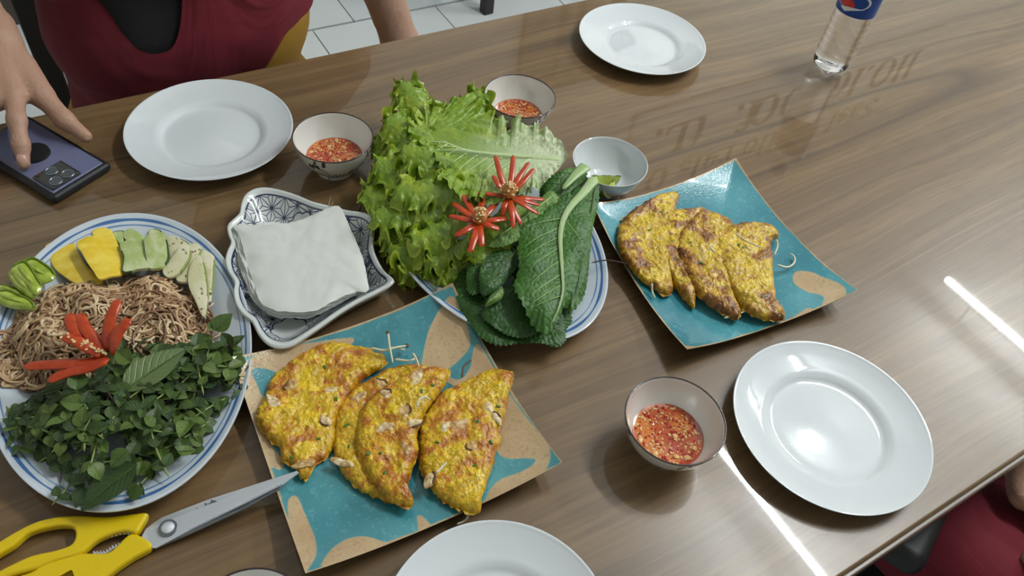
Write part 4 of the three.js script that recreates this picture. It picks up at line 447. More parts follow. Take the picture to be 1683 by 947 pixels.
['yellow folded pancake touching the scissor tip', 'yellow folded pancake mostly covered by the one lying on it', 'golden folded pancake with large mushroom slices lying on another pancake', 'golden folded pancake hanging over the tan plate edge by the white dinner plate'].forEach((l, i) => pancake(D.pan1[i], [0.024, 0.021, 0.033, 0.028][i], l, PG1, panMat1, 11 + i, plateFloor1, { mush: D.mush1[i], scal: D.scal1[i], tiltX: [0, 0.03, 0.04, 0][i], thick: [0.010, 0.009, 0.010, 0.011][i], crust: 0.42 }));
['browned folded pancake nearest the mustard leaves and lime bowl', 'browned folded pancake with a folded flap, second from the lime bowl', 'browned folded pancake partly under the outermost one', 'browned folded pancake outermost beside the tan corner with bean sprouts'].forEach((l, i) => pancake(D.pan2[i], [0.027, 0.027, 0.034, 0.036][i], l, PG2, panMat2, 31 + i, plateFloor2, { scal: D.scal2[i], tiltX: [0, 0.02, 0.03, -0.02][i], thick: [0.011, 0.011, 0.012, 0.013][i], crust: 0.85 }));
D.sprout1.forEach((p, i) => { const t = thing('bean_sprout', 'thin pale bean sprout poking out between the pancakes on the tan plate', 'bean sprout', [...p[0]], 'bean sprouts on the tan plate'); part(t, 'stalk', sweep(p, (s) => [0.0015 - s * 0.0005, 0.0015 - s * 0.0005], { seg: 14, sides: 7 }), i === 4 ? sproutTip : sproutMat); if (i < 3) part(t, 'root_tip', shift(new THREE.SphereGeometry(0.0024, 8, 6).scale(1, 0.6, 1.3), ...p[i === 1 ? 0 : p.length - 1]), sproutTip, 'brown tip'); });
D.sprout2.forEach((p, i) => { const t = thing('bean_sprout', 'thin pale bean sprout among the browned pancakes on the turquoise plate', 'bean sprout', [...p[0]], 'bean sprouts on the turquoise plate'); part(t, 'stalk', sweep(p, (s) => [0.0016 - s * 0.0006, 0.0016 - s * 0.0006], { seg: 14, sides: 7 }), sproutMat); });
{ const t = thing('dry_root', 'thin dark root lying from the lettuce platter to the turquoise plate', 'root', [...D.wisp[0]]); part(t, 'root_thread', sweep(D.wisp, () => [0.0009, 0.0009], { seg: 14, sides: 6 }), std(0x2e1d14, 0.6)); }

// ---------- fan dish and rice paper ----------
{
  const o = closedCurve(D.fan, 160), bb = o.reduce((b, [x, z]) => [Math.min(b[0], x), Math.min(b[1], z), Math.max(b[2], x), Math.max(b[3], z)], [9, 9, -9, -9]), c = centroid(o), S = Math.max(bb[2] - bb[0], bb[3] - bb[1]) * 1.04;
  const PX = 1024, px = ([x, z]) => [(x - bb[0] + 0.02 * S) / S * PX, (z - bb[1] + 0.02 * S) / S * PX];
  const inset = (k) => o.map(([x, z]) => [c[0] + (x - c[0]) * k, c[1] + (z - c[1]) * k]);
  const tx = canvasTex(PX, PX, (g) => {
    g.fillStyle = '#cdd2d0'; g.fillRect(0, 0, PX, PX); g.lineJoin = 'round';
    const path = (k) => { g.beginPath(); inset(k).forEach((p, i) => { const q = px(p); i ? g.lineTo(...q) : g.moveTo(...q); }); g.closePath(); };
    g.save(); path(0.915); g.clip(); g.strokeStyle = '#27304f'; g.lineWidth = 3.2;
    const a = 74, h = a * Math.sqrt(3) / 2;                                    // hemp leaf pattern
    for (let r = -1; r < 18; r++) for (let q = -1; q < 16; q++) for (const up of [1, -1]) {
      const x = q * a + (r % 2 ? a / 2 : 0) + (up < 0 ? a / 2 : 0), y = r * h, P = up > 0 ? [[x, y], [x + a, y], [x + a / 2, y + h]] : [[x, y + h], [x + a, y + h], [x + a / 2, y]];
      const m = [(P[0][0] + P[1][0] + P[2][0]) / 3, (P[0][1] + P[1][1] + P[2][1]) / 3];
      g.beginPath(); g.moveTo(...P[0]); g.lineTo(...P[1]); g.lineTo(...P[2]); g.closePath(); for (const v of P) { g.moveTo(...v); g.lineTo(...m); } g.stroke();
    }
    const cloud = (p, R0, n) => { const [x, y] = px(p); g.fillStyle = '#cdd2d0'; g.strokeStyle = '#27304f'; g.lineWidth = 5; g.beginPath(); for (let i = 0; i < n; i++) { const th = i / n * 6.283, t2 = (i + 1) / n * 6.283, e = [x + R0 * Math.cos(t2), y + R0 * Math.sin(t2)], k = [x + R0 * 1.42 * Math.cos((th + t2) / 2), y + R0 * 1.42 * Math.sin((th + t2) / 2)]; if (!i) g.moveTo(x + R0, y); g.quadraticCurveTo(...k, ...e); } g.closePath(); g.fill(); g.stroke(); };
    const flower = (p, s) => { const [x, y] = px(p); for (let i = 0; i < 5; i++) { const th = i / 5 * 6.283 + 0.5; g.fillStyle = i % 2 ? '#8f97ad' : '#414a6b'; g.strokeStyle = '#1e2643'; g.lineWidth = 3; g.beginPath(); g.ellipse(x + s * Math.cos(th), y + s * Math.sin(th), s * 0.75, s * 0.48, th, 0, 7); g.fill(); g.stroke(); } };
    const at = (k, i) => { const p = o[Math.floor(i * 160) % 160]; return [c[0] + (p[0] - c[0]) * k, c[1] + (p[1] - c[1]) * k]; };
    for (const [i, k, R0] of [[0.10, 0.66, 60], [0.02, 0.5, 52], [0.36, 0.72, 56], [0.62, 0.7, 72], [0.86, 0.7, 66]]) cloud(at(k, i), R0, 7);
    g.fillStyle = '#cdd2d0'; path(0.5); g.fill();
    for (const [i, k, s] of [[0.16, 0.76, 20], [0.355, 0.8, 22], [0.78, 0.84, 22], [0.9, 0.78, 18]]) flower(at(k, i), s);
    g.restore(); g.strokeStyle = '#27304f'; g.lineWidth = 6; path(0.915); g.stroke();
  });
  const t = thing('fan_dish', 'white porcelain fan shaped dish with navy star lattice print', 'dish', [c[0], 0, c[1]]);
  const uvof = (x, z) => { const q = px([x, z]); return [q[0] / PX, 1 - q[1] / PX]; };
  const body = (prof, flip) => grid(160, prof.length - 1, (u, v) => { const i = Math.round(u * 160) % 160, [k, y] = prof[Math.round((flip ? 1 - v : v) * (prof.length - 1))], p = area(o) > 0 ? o[159 - i] : o[i], x = c[0] + (p[0] - c[0]) * k, z = c[1] + (p[1] - c[1]) * k; return [x, y, z, ...uvof(x, z)]; }, true);
  const top = [[0, 0.006], [0.3, 0.006], [0.6, 0.006], [0.68, 0.0065], [0.74, 0.009], [0.82, 0.0165], [0.89, 0.0245], [0.935, 0.0285], [0.955, 0.0302], [0.975, 0.031], [0.992, 0.0304], [1, 0.0285]];
  part(t, 'dish_face', body(top), std(0xffffff, 0.15, { map: tx, clearcoat: 1, clearcoatRoughness: 0.03 }), 'navy lattice and blossom print');
  part(t, 'dish_underside', body([[1, 0.0285], [0.985, 0.024], [0.94, 0.015], [0.86, 0.005], [0.8, 0.0005], [0.4, 0.0005], [0, 0.0005]]), mat.porcelain);
  const paper = std(new THREE.Color().setRGB(0.78, 0.80, 0.76), 0.42, { transmission: 0.2, thickness: 0, side: THREE.DoubleSide });
  const N = 6; for (let k = 0; k < N; k++) {
    const f = k / (N - 1), out = D.pap[1].map(([x, z], i) => { const q = D.pap[0][i], e = clamp(f * 1.15 - 0.15 + 0.12 * Math.sin(i * 1.7 + k)); return [lerp(x, q[0], e), lerp(z, q[1], e)]; }), h = 0.0275 + 0.0017 * k, cc = centroid(out);
    const s = thing('rice_paper_sheet', k === N - 1 ? 'translucent white rice paper sheet on top of the stack' : k ? 'translucent white rice paper sheet inside the stack in the fan dish' : 'translucent white rice paper sheet at the bottom of the stack', 'rice paper', [cc[0], h - 0.004, cc[1]], 'rice paper sheets in the fan dish');
    const y = (q, x, z) => h + 0.003 * fbm(x * 24, z * 24, 2 + k * 0.12, 3) * (0.5 + q) + 0.0012 * Math.abs(ns(x * 55 + z * 30, z * 20, 4 + k * 0.1)) - 0.005 * Math.pow(q, 6) * (0.3 + 0.7 * ns(x * 45, z * 45, k * 0.6)) - 0.0012 * Math.pow(q, 3);
    part(s, 'sheet', slab(out, { n: 120, rings: 18, uvScale: 4, jitter: 0.014, seed: k * 0.7, top: y, bottom: (q, x, z) => y(q, x, z) - 0.0007 }), paper);
  }
  const [a, b, d, e] = D.spike; for (const [p, q] of [[a, b], [d, e]]) { const s = thing('toothpick', 'pale pointed pick standing behind the rice paper stack', 'toothpick', [p[0], p[1] - 0.012, p[2]], 'picks behind the rice paper'); part(s, 'pick', sweep([[p[0], p[1] - 0.012, p[2]], p, q], (v) => [0.0011 * (1 - v * 0.85), 0.0011 * (1 - v * 0.85)], { seg: 8, sides: 8 }), std(0xc9c3b0, 0.5)); }
}

// ---------- fruit and vegetable slices on the platter ----------
function slice(name, label, cat, group, outline, h, thick, m, { rim, rimLabel, dome = 0.12, tilt = [0, 0], seed = 1, parts } = {}) {
  const c = centroid(outline), base = (x, z) => h - thick / 2 + (x - c[0]) * tilt[0] + (z - c[1]) * tilt[1];
  const t = thing(name, label, cat, [c[0], h - thick, c[1]], group), y = (q, x, z) => base(x, z) + thick * (1 - dome * q * q * q * q) + 0.0004 * fbm(x * 90, z * 90, seed);
  part(t, 'flesh', slab(outline, { n: 64, rings: 10, uvScale: 12, jitter: 0.008, seed, top: y, bottom: (q, x, z) => base(x, z) + thick * 0.2 * q * q }), m);
  if (rim) { const o = closedCurve(outline, 48), [a, b] = rim.range, pts = []; for (let i = Math.floor(a * 48); i <= b * 48; i += 2) { const p = o[((i % 48) + 48) % 48]; pts.push([c[0] + (p[0] - c[0]) * 0.99, base(...p) + thick * 0.5, c[1] + (p[1] - c[1]) * 0.99]); } part(t, 'peel', sweep(pts, () => [0.0013, thick * 0.52], { seg: 30, sides: 8 }), rim.m, rimLabel); }
  return [t, y, c];
}
const tone = (a, b, k1, k2, seed) => tex(128, 128, (u, v) => mix3(a, b, clamp(0.5 + 1.8 * fbt(u * k1, v * k2, seed, 4))));
const mangoMat = std(0xffffff, 0.3, { map: tone(rgb(242, 216, 88), rgb(232, 196, 50), 6, 9, 2), clearcoat: 0.4, clearcoatRoughness: 0.2 });
['flat pale yellow mango slice beside the green fruit pieces', 'short yellow mango slice at the back of the mango fan', 'curved yellow mango slice next to the cucumber', 'yellow mango slice under the front one in the fan', 'front yellow mango slice of the fan against the noodles'].forEach((l, i) => slice('mango_slice', l, 'mango', 'mango slices on the platter', D.mango[i], [0.022, 0.021, 0.024, 0.030, 0.037][i], 0.0045, mangoMat, { seed: i + 1, tilt: [[0, 0.05], [0, 0.1], [-0.1, 0.1], [-0.15, 0.1], [-0.15, 0.08]][i], dome: 0.2 }));
const cukeMat = std(0xffffff, 0.25, { map: tone(rgb(206, 214, 164), rgb(172, 190, 116), 10, 6, 5), clearcoat: 0.7, clearcoatRoughness: 0.1 }), cukePeel = std(0x23491d, 0.35, { clearcoat: 0.5 });
['small cucumber slice end behind the others by the mango', 'cucumber slice lying behind the front pale one', 'front pale green cucumber slice beside the mango', 'cucumber slice end with dark peel behind the wet one', 'wet cucumber slice with dark green peel beside the cream strips'].forEach((l, i) => slice('cucumber_slice', l, 'cucumber', 'cucumber slices on the platter', D.cuke[i], [0.021, 0.024, 0.032, 0.021, 0.031][i], 0.006, cukeMat, { seed: i + 9, tilt: [0, 0.1], rim: { range: [[0.02, 0.3], [0.3, 0.62], [0.6, 0.95], [0.1, 0.5], [0.24, 0.56]][i], m: cukePeel }, rimLabel: 'dark green peel' }));
const eggMat = std(0xffffff, 0.45, { map: tex(256, 256, (u, v) => { let c = mix3(rgb(226, 220, 192), rgb(204, 200, 158), clamp(0.5 + 2 * fbt(u * 6, v * 3, 4, 3))); return mix3(c, rgb(96, 78, 58), sstep(0.30, 0.42, fbt(u * 26, v * 14, 7, 2))); }), clearcoat: 0.3 }), eggPeel = std(0x8d9a52, 0.5);
['cream coloured young banana strip next to the cucumber, back one', 'cream coloured young banana strip in the middle of its bunch', 'cream coloured young banana strip lying on the others by the cucumber', 'long cream coloured young banana strip at the platter rim', 'cream coloured young banana strip with dark seeds in front at the noodles'].forEach((l, i) => slice('banana_strip', l, 'banana', 'cream banana strips on the platter', D.egg[i], [0.021, 0.025, 0.031, 0.024, 0.032][i], 0.005, eggMat, { seed: i + 21, tilt: [0, 0.08], rim: { range: [0.15, 0.45], m: eggPeel }, rimLabel: 'greenish peel' }));
const starMat = std(0xffffff, 0.25, { map: tone(rgb(184, 200, 84), rgb(140, 164, 40), 5, 9, 8), clearcoat: 0.8, clearcoatRoughness: 0.1 }), starRib = std(0x6f8c22, 0.35, { clearcoat: 0.5 });
['green star fruit slice lowest over the platter rim', 'green star fruit slice with dark edge over the platter rim by the noodles', 'green star fruit slice pointing up in front of its bunch', 'broad green star fruit slice next to the pale mango slice', 'green star fruit slice on top of its bunch'].forEach((l, i) => { const [t, y, c] = slice('star_fruit_slice', l, 'star fruit', 'green star fruit slices on the platter', D.star[i], [0.031, 0.037, 0.039, 0.035, 0.043][i], 0.007, starMat, { seed: i + 31, dome: 0.6, tilt: [0.05, 0.05], rim: { range: [0.05, 0.5], m: starRib }, rimLabel: 'darker green edge' }); const s = spineOf(closedCurve(D.star[i], 40)); part(t, 'ridge', sweep([-0.9, -0.3, 0.3, 0.9].map((k) => { const x = c[0] + s.d[0] * s.L * k * 0.9, z = c[1] + s.d[1] * s.L * k * 0.9; return [x, y(Math.abs(k), x, z) + 0.0004, z]; }), (v) => [0.0022 * Math.sin(v * 3.14) + 0.0003, 0.0014], { seg: 12, sides: 8 }), starMat); });

// ---------- noodles ----------
{
  const R = rng(77), o = closedCurve(D.noodle, 80), c = centroid(o), sp = spineOf(o), l = [];
  const tq = (x, z) => { const k = clamp((x - c[0]) * sp.d[0] + (z - c[1]) * sp.d[1], -sp.h, sp.h), dx = x - c[0] - sp.d[0] * k, dz = z - c[1] - sp.d[1] * k; return clamp(Math.hypot(dx, dz) / (sp.Wd * 1.02)); };
  const pal = ['#c8a880', '#ad8a66', '#9a7656', '#d8bf98', '#a98560', '#bd9a72', '#8a6648', '#cfb28c'].map(lin);
  for (let k = 0; k < 620; k++) {
    let x, z, n = 0; do { x = c[0] + (R() - 0.5) * 0.34; z = c[1] + (R() - 0.5) * 0.34; } while (!inside(o, x, z) && n++ < 400);
    const lay = Math.sqrt(R()), pts = [], rad = 0.005 + R() * R() * 0.017, turns = 0.8 + R() * 1.6, dir = R() * 6.283, dr = (R() - 0.3) * 0.03, ph = R() * 6.28, el = 0.5 + R() * 0.5, sg = R() < 0.5 ? 1 : -1, tl = (R() - 0.5) * 0.5, t2 = (R() - 0.5) * 0.5;
    for (let i = 0; i <= 9; i++) { const q = i / 9, th = ph + sg * q * turns * 6.283, a = rad * Math.cos(th), b = rad * el * Math.sin(th); let X = x + a * Math.cos(dir) - b * Math.sin(dir) + dr * q * Math.cos(dir), Zz = z + a * Math.sin(dir) + b * Math.cos(dir) + dr * q * Math.sin(dir); const m = 0.043 * (0.82 + 0.7 * ns(X * 22, Zz * 22, 3)) * Math.sqrt(1 - Math.pow(tq(X, Zz), 2.2) * 0.92) ; pts.push([X, Math.max(floorA(X, Zz) + 0.0025, 0.012 + m * (0.35 + 0.65 * lay) + (a * tl + b * t2) + (R() - 0.5) * 0.003), Zz]); }
    const col = pal[Math.floor(R() * pal.length)], r = 0.00105 + R() * 0.0008;
    l.push(sweep(pts, () => [r, r], { seg: 42, sides: 5, caps: false, color: () => col }));
  }
  const t = thing('noodle_pile', 'tangled heap of brown rice noodles across the middle of the platter', 'noodles', [c[0], 0.012, c[1]]); t.userData.kind = 'stuff';
  part(t, 'noodles', merge(l), std(0xffffff, 0.42, { vertexColors: true, clearcoat: 0.3, clearcoatRoughness: 0.3 }), undefined, 'stuff');
}
// ---------- chili flowers ----------
const chiliMat = std(0xffffff, 0.28, { map: tex(64, 128, (u, v) => mix3(rgb(204, 80, 28), rgb(172, 52, 18), clamp(0.5 + 2 * fbt(u * 3, v * 8, 1)))), clearcoat: 0.3, clearcoatRoughness: 0.2 }), chiliIn = std(0xd9843a, 0.45, { bumpMap: rep(grainBump, 4), bumpScale: 0.001 }), seedMat = std(0xe2c088, 0.4), coreMat = std(0xc98a4c, 0.5);
function chili(strips, label, w, core, seed) {
  const p0 = strips[0], c = core ?? p0[p0.length - 1], R = rng(seed), t = thing('chili_flower', label, 'chili', [c[0], c[1] - 0.012, c[2]], 'cut red chili flowers');
  strips.forEach((p, i) => { const pet = part(t, 'petal', sweep(p, (s) => { const k = 1 - 0.25 * Math.pow(Math.abs(s - 0.5) * 2, 2); return [w * k, w * 0.42 * k]; }, { seg: 16, sides: 10 }), chiliMat); if (!core || i % 3 === 0) part(pet, 'petal_inside', sweep(p.map(([x, y, z]) => [x, y - w * 0.22, z]), (s) => [w * 0.72, w * 0.3], { seg: 12, sides: 8 }), chiliIn, 'paler orange inner side'); });
  if (core) {
    part(t, 'seed_core', new THREE.SphereGeometry(0.009, 16, 12).scale(0.95, 1.2, 0.95).translate(c[0], c[1] + 0.009, c[2]), coreMat, 'pale spongy core');
    for (let i = 0; i < 34; i++) { const a = R() * 6.283, b = R() * 1.5, r = 0.0098; part(t, 'seed', new THREE.SphereGeometry(0.0021, 7, 5).scale(1, 0.5, 0.8).rotateX(R() * 3).rotateY(R() * 3).translate(c[0] + r * Math.cos(b) * Math.cos(a), c[1] + 0.009 + r * 1.2 * Math.sin(b), c[2] + r * Math.cos(b) * Math.sin(a)), seedMat); }
  } else { const q = strips[4]; for (let i = 0; i < 26; i++) { const k = R() * (q.length - 1.01), a = Math.floor(k), f = k - a; part(t, 'seed', new THREE.SphereGeometry(0.0019, 7, 5).scale(1, 0.5, 0.8).rotateY(R() * 3).translate(lerp(q[a][0], q[a + 1][0], f) + (R() - 0.5) * 0.009, lerp(q[a][1], q[a + 1][1], f) + 0.0028, lerp(q[a][2], q[a + 1][2], f) + (R() - 0.5) * 0.006), seedMat); } }
}
chili(D.chili1, 'cut red chili flower with broad strips lying between noodles and herbs', 0.0062, null, 3);
chili(D.flA, 'cut red chili flower with short stiff strips around a seedy core, nearest the curly lettuce', 0.0044, D.flA[0][0], 4);
chili(D.flB, 'cut red chili flower with thin upright strips on the pale lettuce leaf', 0.0036, D.flB[0][0], 5);
// ---------- herbs ----------
const leafBump = tex(256, 256, (u, v) => { const s = Math.abs(v - 0.5) * 2; let h = 0.55 + 0.25 * fbt(u * 26, v * 26, 3, 3); h -= 0.5 * Math.exp(-Math.pow((v - 0.5) * 40, 2)); const k = (u * 9 - s * 2.2) % 1; h -= 0.3 * Math.exp(-Math.pow((((k + 1) % 1) - 0.5) * 9, 2)) * sstep(0, 0.1, s); return h; }, false);
const leafMats = [[0.08, 0.15, 0.024], [0.056, 0.112, 0.019], [0.125, 0.205, 0.03], [0.038, 0.084, 0.017], [0.145, 0.215, 0.075]].map((c) => std(new THREE.Color().setRGB(...c), 0.42, { bumpMap: leafBump, bumpScale: 0.0012, side: THREE.DoubleSide, transmission: 0.18, thickness: 0, clearcoat: 0.15, clearcoatRoughness: 0.3 }));
const stemMat = std(0x8a9a55, 0.5), stemDark = std(0x4a2f3a, 0.5);
function leafGeo(len, wid, fold, curl, serr, seed) {      // leaf along +x, up +y
  return grid(14, 8, (u, v) => { const t = v * 2 - 1, w = wid * Math.pow(Math.sin(Math.PI * Math.pow(u, 0.75)), 0.85) * (1 + serr * ((u * 14) % 2 > 1 ? 1 : -1) * Math.pow(Math.abs(t), 3)), x = len * u, z = t * w; return [x, fold * Math.abs(t) * w - curl * u * u * len + 0.05 * wid * Math.sin(u * 9 + seed) * Math.abs(t), z, u, v]; });
}
const mintGeos = [leafGeo(1, 0.42, 0.35, 0.25, 0.06, 1), leafGeo(1, 0.36, 0.55, 0.12, 0.06, 4), leafGeo(1, 0.48, 0.15, 0.4, 0.07, 8)];
{
  const R = rng(5), o = closedCurve(D.herb, 80), c = centroid(o), sp = spineOf(o);
  const tq = (x, z) => { const k = clamp((x - c[0]) * sp.d[0] + (z - c[1]) * sp.d[1], -sp.h, sp.h); return clamp(Math.hypot(x - c[0] - sp.d[0] * k, z - c[1] - sp.d[1] * k) / sp.Wd); };
  const hAt = (x, z) => 0.012 + 0.042 * Math.sqrt(1 - Math.pow(tq(x, z), 2) * 0.95);
  const where = (x, z, lay) => { const q = tq(x, z); return (lay > 0.7 ? 'on top of ' : lay < 0.3 ? 'at the bottom of ' : 'inside ') + (q > 0.75 ? 'the herb heap edge' : q > 0.4 ? 'the herb heap' : 'the herb heap middle'); };
  for (let k = 0; k < 108; k++) {
    let x, z, n = 0; do { x = c[0] + (R() - 0.5) * 0.32; z = c[1] + (R() - 0.5) * 0.32; } while ((!inside(o, x, z)) && n++ < 400);
    const lay = R(), h = Math.max(floorA(x, z) + 0.006, 0.012 + (hAt(x, z) - 0.012) * (0.25 + 0.75 * lay)), a = R() * 6.283, L = 0.022 + R() * 0.022, dark = R() < 0.18;
    const mk = Math.floor(R() * 4), t = thing('mint_sprig', ['green', 'dark green', 'bright green', 'deep green'][mk] + ' mint sprig ' + (dark ? 'with purple stem ' : '') + where(x, z, lay), 'herb', [x, h, z], 'mint sprigs on the platter');
    t.userData0 = null; t.rotation.y = a; t.rotation.z = (R() - 0.4) * 0.35;
    part(t, 'stem', sweep([[-L, -0.002, 0], [-L * 0.3, 0.001, (R() - 0.5) * 0.008], [L * 0.4, 0.003, 0]], () => [0.0009, 0.0009], { seg: 10, sides: 6 }), dark ? stemDark : stemMat);
    const m = leafMats[mk], np = 3 + Math.floor(R() * 2);
    for (let i = 0; i < np; i++) for (const s of [-1, 1]) {
      const g = mintGeos[Math.floor(R() * 3)], S = (0.013 + R() * R() * 0.017) * (0.75 + 0.25 * i / np), lf = new THREE.Mesh(g, R() < 0.25 ? leafMats[Math.floor(R() * 4)] : m);
      lf.name = 'leaf'; lf.castShadow = lf.receiveShadow = true; lf.scale.setScalar(S); lf.position.set(-L * 0.7 + i * L * 0.5, 0.001 + i * 0.0012, 0); lf.rotation.set((R() - 0.5) * 0.9, s * (0.5 + R() * 0.9), 0.15 + (R() - 0.5) * 0.8, 'YXZ'); t.add(lf);
    }
  }
  const lab = ['long pale green basil leaf lying across the herbs', 'smooth green leaf pointing out over the platter edge', 'large dark wet leaf at the bottom end of the herb heap', 'dark narrow leaf beside the chili strips', 'flat green leaf at the herb heap corner', 'rounded crinkled mint leaf on top of the herbs', 'single mint leaf next to the wet dark leaf', 'green mint leaf at the outer edge of the heap'];
  D.bigherb.forEach((p, i) => {
    const L = Math.hypot(p[2][0] - p[0][0], p[2][1] - p[0][1], p[2][2] - p[0][2]) || 0.03, a = Math.atan2(-(p[2][2] - p[0][2]), p[2][0] - p[0][0]), pitch = Math.atan2(p[2][1] - p[0][1], L);
    const t = thing('herb_leaf', lab[i], 'leaf', p[0], 'single large herb leaves'); t.userData0 = null; t.rotation.set(0, a, pitch, 'YXZ');
    const wid = [0.26, 0.2, 0.27, 0.16, 0.3, 0.42, 0.36, 0.3][i] * Math.max(L, 0.02);
    part(t, 'blade', leafGeo(L, wid, 0.25, 0.06, 0.02, i), leafMats[[4, 1, 3, 3, 1, 0, 0, 2][i]]);
    part(t, 'midrib', sweep([[0, 0.0004, 0], [L * 0.5, -0.015 * L + 0.0006, 0], [L * 0.95, -0.055 * L + 0.0004, 0]], (s) => [0.0009 * (1 - s * 0.7), 0.0006], { seg: 10, sides: 6 }), leafMats[2]);
  });
}

// ---------- curly lettuce ----------
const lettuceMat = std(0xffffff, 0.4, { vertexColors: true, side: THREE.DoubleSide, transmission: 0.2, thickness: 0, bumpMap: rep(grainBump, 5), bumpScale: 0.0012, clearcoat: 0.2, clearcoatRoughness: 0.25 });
const ribMat = std(new THREE.Color().setRGB(0.5, 0.62, 0.32), 0.4, { clearcoat: 0.3 });
function frilly(outline, spine, h, { A = 0.009, lam = 0.02, seed = 1, pale = 0, cup = 0.0, n = 520, rings = 26, tilt = [0, 0] }) {
  let o = closedCurve(outline, n); if (area(o) > 0) o.reverse();
  const sc = new THREE.CatmullRomCurve3(spine.map(([x, z]) => new THREE.Vector3(x, 0, z))), sp = sc.getPoints(40), c = centroid(o);
  let acc = 0; const U = o.map((p, i) => { if (i) acc += Math.hypot(p[0] - o[i - 1][0], p[1] - o[i - 1][1]); return acc; }), per = acc + Math.hypot(o[0][0] - o[n - 1][0], o[0][1] - o[n - 1][1]), m = Math.max(3, Math.round(per / lam));
  const base = spine[0], baseR = Math.hypot(spine[spine.length - 1][0] - base[0], spine[spine.length - 1][1] - base[1]);
  const near = o.map((b) => { let best = 1e9, q = sp[0]; for (const s of sp) { const d = (s.x - b[0]) ** 2 + (s.z - b[1]) ** 2; if (d < best) { best = d; q = s; } } return q; });
  const geo = grid(n, rings, (u, v) => {
    const i = Math.round(u * n) % n, t = Math.pow(v, 0.8), b = o[i], q = near[i];
    const x = lerp(q.x, b[0], t), z = lerp(q.z, b[1], t), dx = b[0] - q.x, dz = b[1] - q.z, L = Math.hypot(dx, dz) || 1, ex = dx / L, ez = dz / L;
    const tailD = Math.hypot(b[0] - base[0], b[1] - base[1]) / baseR, amp = sstep(0.12, 0.55, tailD) * (0.75 + 0.9 * ns(b[0] * 50, b[1] * 50, seed)), ph = 6.283 * m * U[i] / per + 5 * ns(b[0] * 38, b[1] * 38, seed + 2);
    const f1 = Math.pow(t, 3), f2 = Math.pow(t, 6);
    const w1 = Math.sin(ph), w2 = Math.sin(2.63 * ph + seed), w3 = Math.sin(5.7 * ph + seed * 2);
    const crinkle = 0.0045 * fbm(x * 55, z * 55, seed, 3) + 0.002 * ns(x * 170, z * 170, seed);
    const y = h + (x - c[0]) * tilt[0] + (z - c[1]) * tilt[1] - cup * t * t + amp * A * (f1 * w1 + 0.62 * f2 * w2 + 0.28 * f2 * w3) + crinkle * sstep(0.03, 0.4, t);
    const rad = amp * A * (-0.22 * f1 + 0.3 * f2 * Math.cos(2.63 * ph + seed + 0.8) + 0.16 * f2 * Math.cos(5.7 * ph)), tan = amp * A * (0.46 * f1 * Math.sin(2 * ph) + 0.14 * f2 * Math.sin(5.26 * ph + 2 * seed));
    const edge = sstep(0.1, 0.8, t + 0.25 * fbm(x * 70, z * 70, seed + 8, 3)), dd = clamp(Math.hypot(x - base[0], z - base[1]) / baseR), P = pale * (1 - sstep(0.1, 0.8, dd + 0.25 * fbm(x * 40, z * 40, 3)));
    let col = mix3([0.22, 0.35, 0.03], [0.215, 0.355, 0.009], edge); col = mix3(col, [0.42, 0.50, 0.016], clamp(fbm(x * 45, z * 45, seed + 3, 3) * 1.6)); col = mix3(col, [0.52, 0.60, 0.06], sstep(0.88, 1, t) * (1 - pale)); col = mix3(col, [0.66, 0.74, 0.50], P);  // dark blade, bright frill rim: curl shade put into colour; pale base is natural
    return [x + ex * rad - ez * tan, y, z + ez * rad + ex * tan, x * 3, z * 3, ...col];
  }, true);
  return geo;
}
const letLab = ['big pale lettuce leaf with whitish base reaching toward the mustard stalks', 'lettuce leaf sticking up highest at the back of the bunch', 'bright lettuce leaf edge behind the pale leaf by the far sauce bowl'];
const letWhere = ['lowest layer at the platter rim', 'low layer beside the tan plate corner', 'low layer beside the fan dish corner', 'low layer hanging toward the fan dish', 'low layer by the sauce bowl', 'middle layer over the platter rim', 'middle layer facing the fan dish', 'middle layer beside the sauce bowl', 'middle layer below the pale leaf', 'top layer beside the short chili flower', 'top layer in the centre of the bunch', 'top layer against the pale leaf', 'top layer nearest the chili flowers', 'layer under the short chili flower', 'layer half under the pale leaf near the thin chili flower', 'layer spread beneath both chili flowers'];
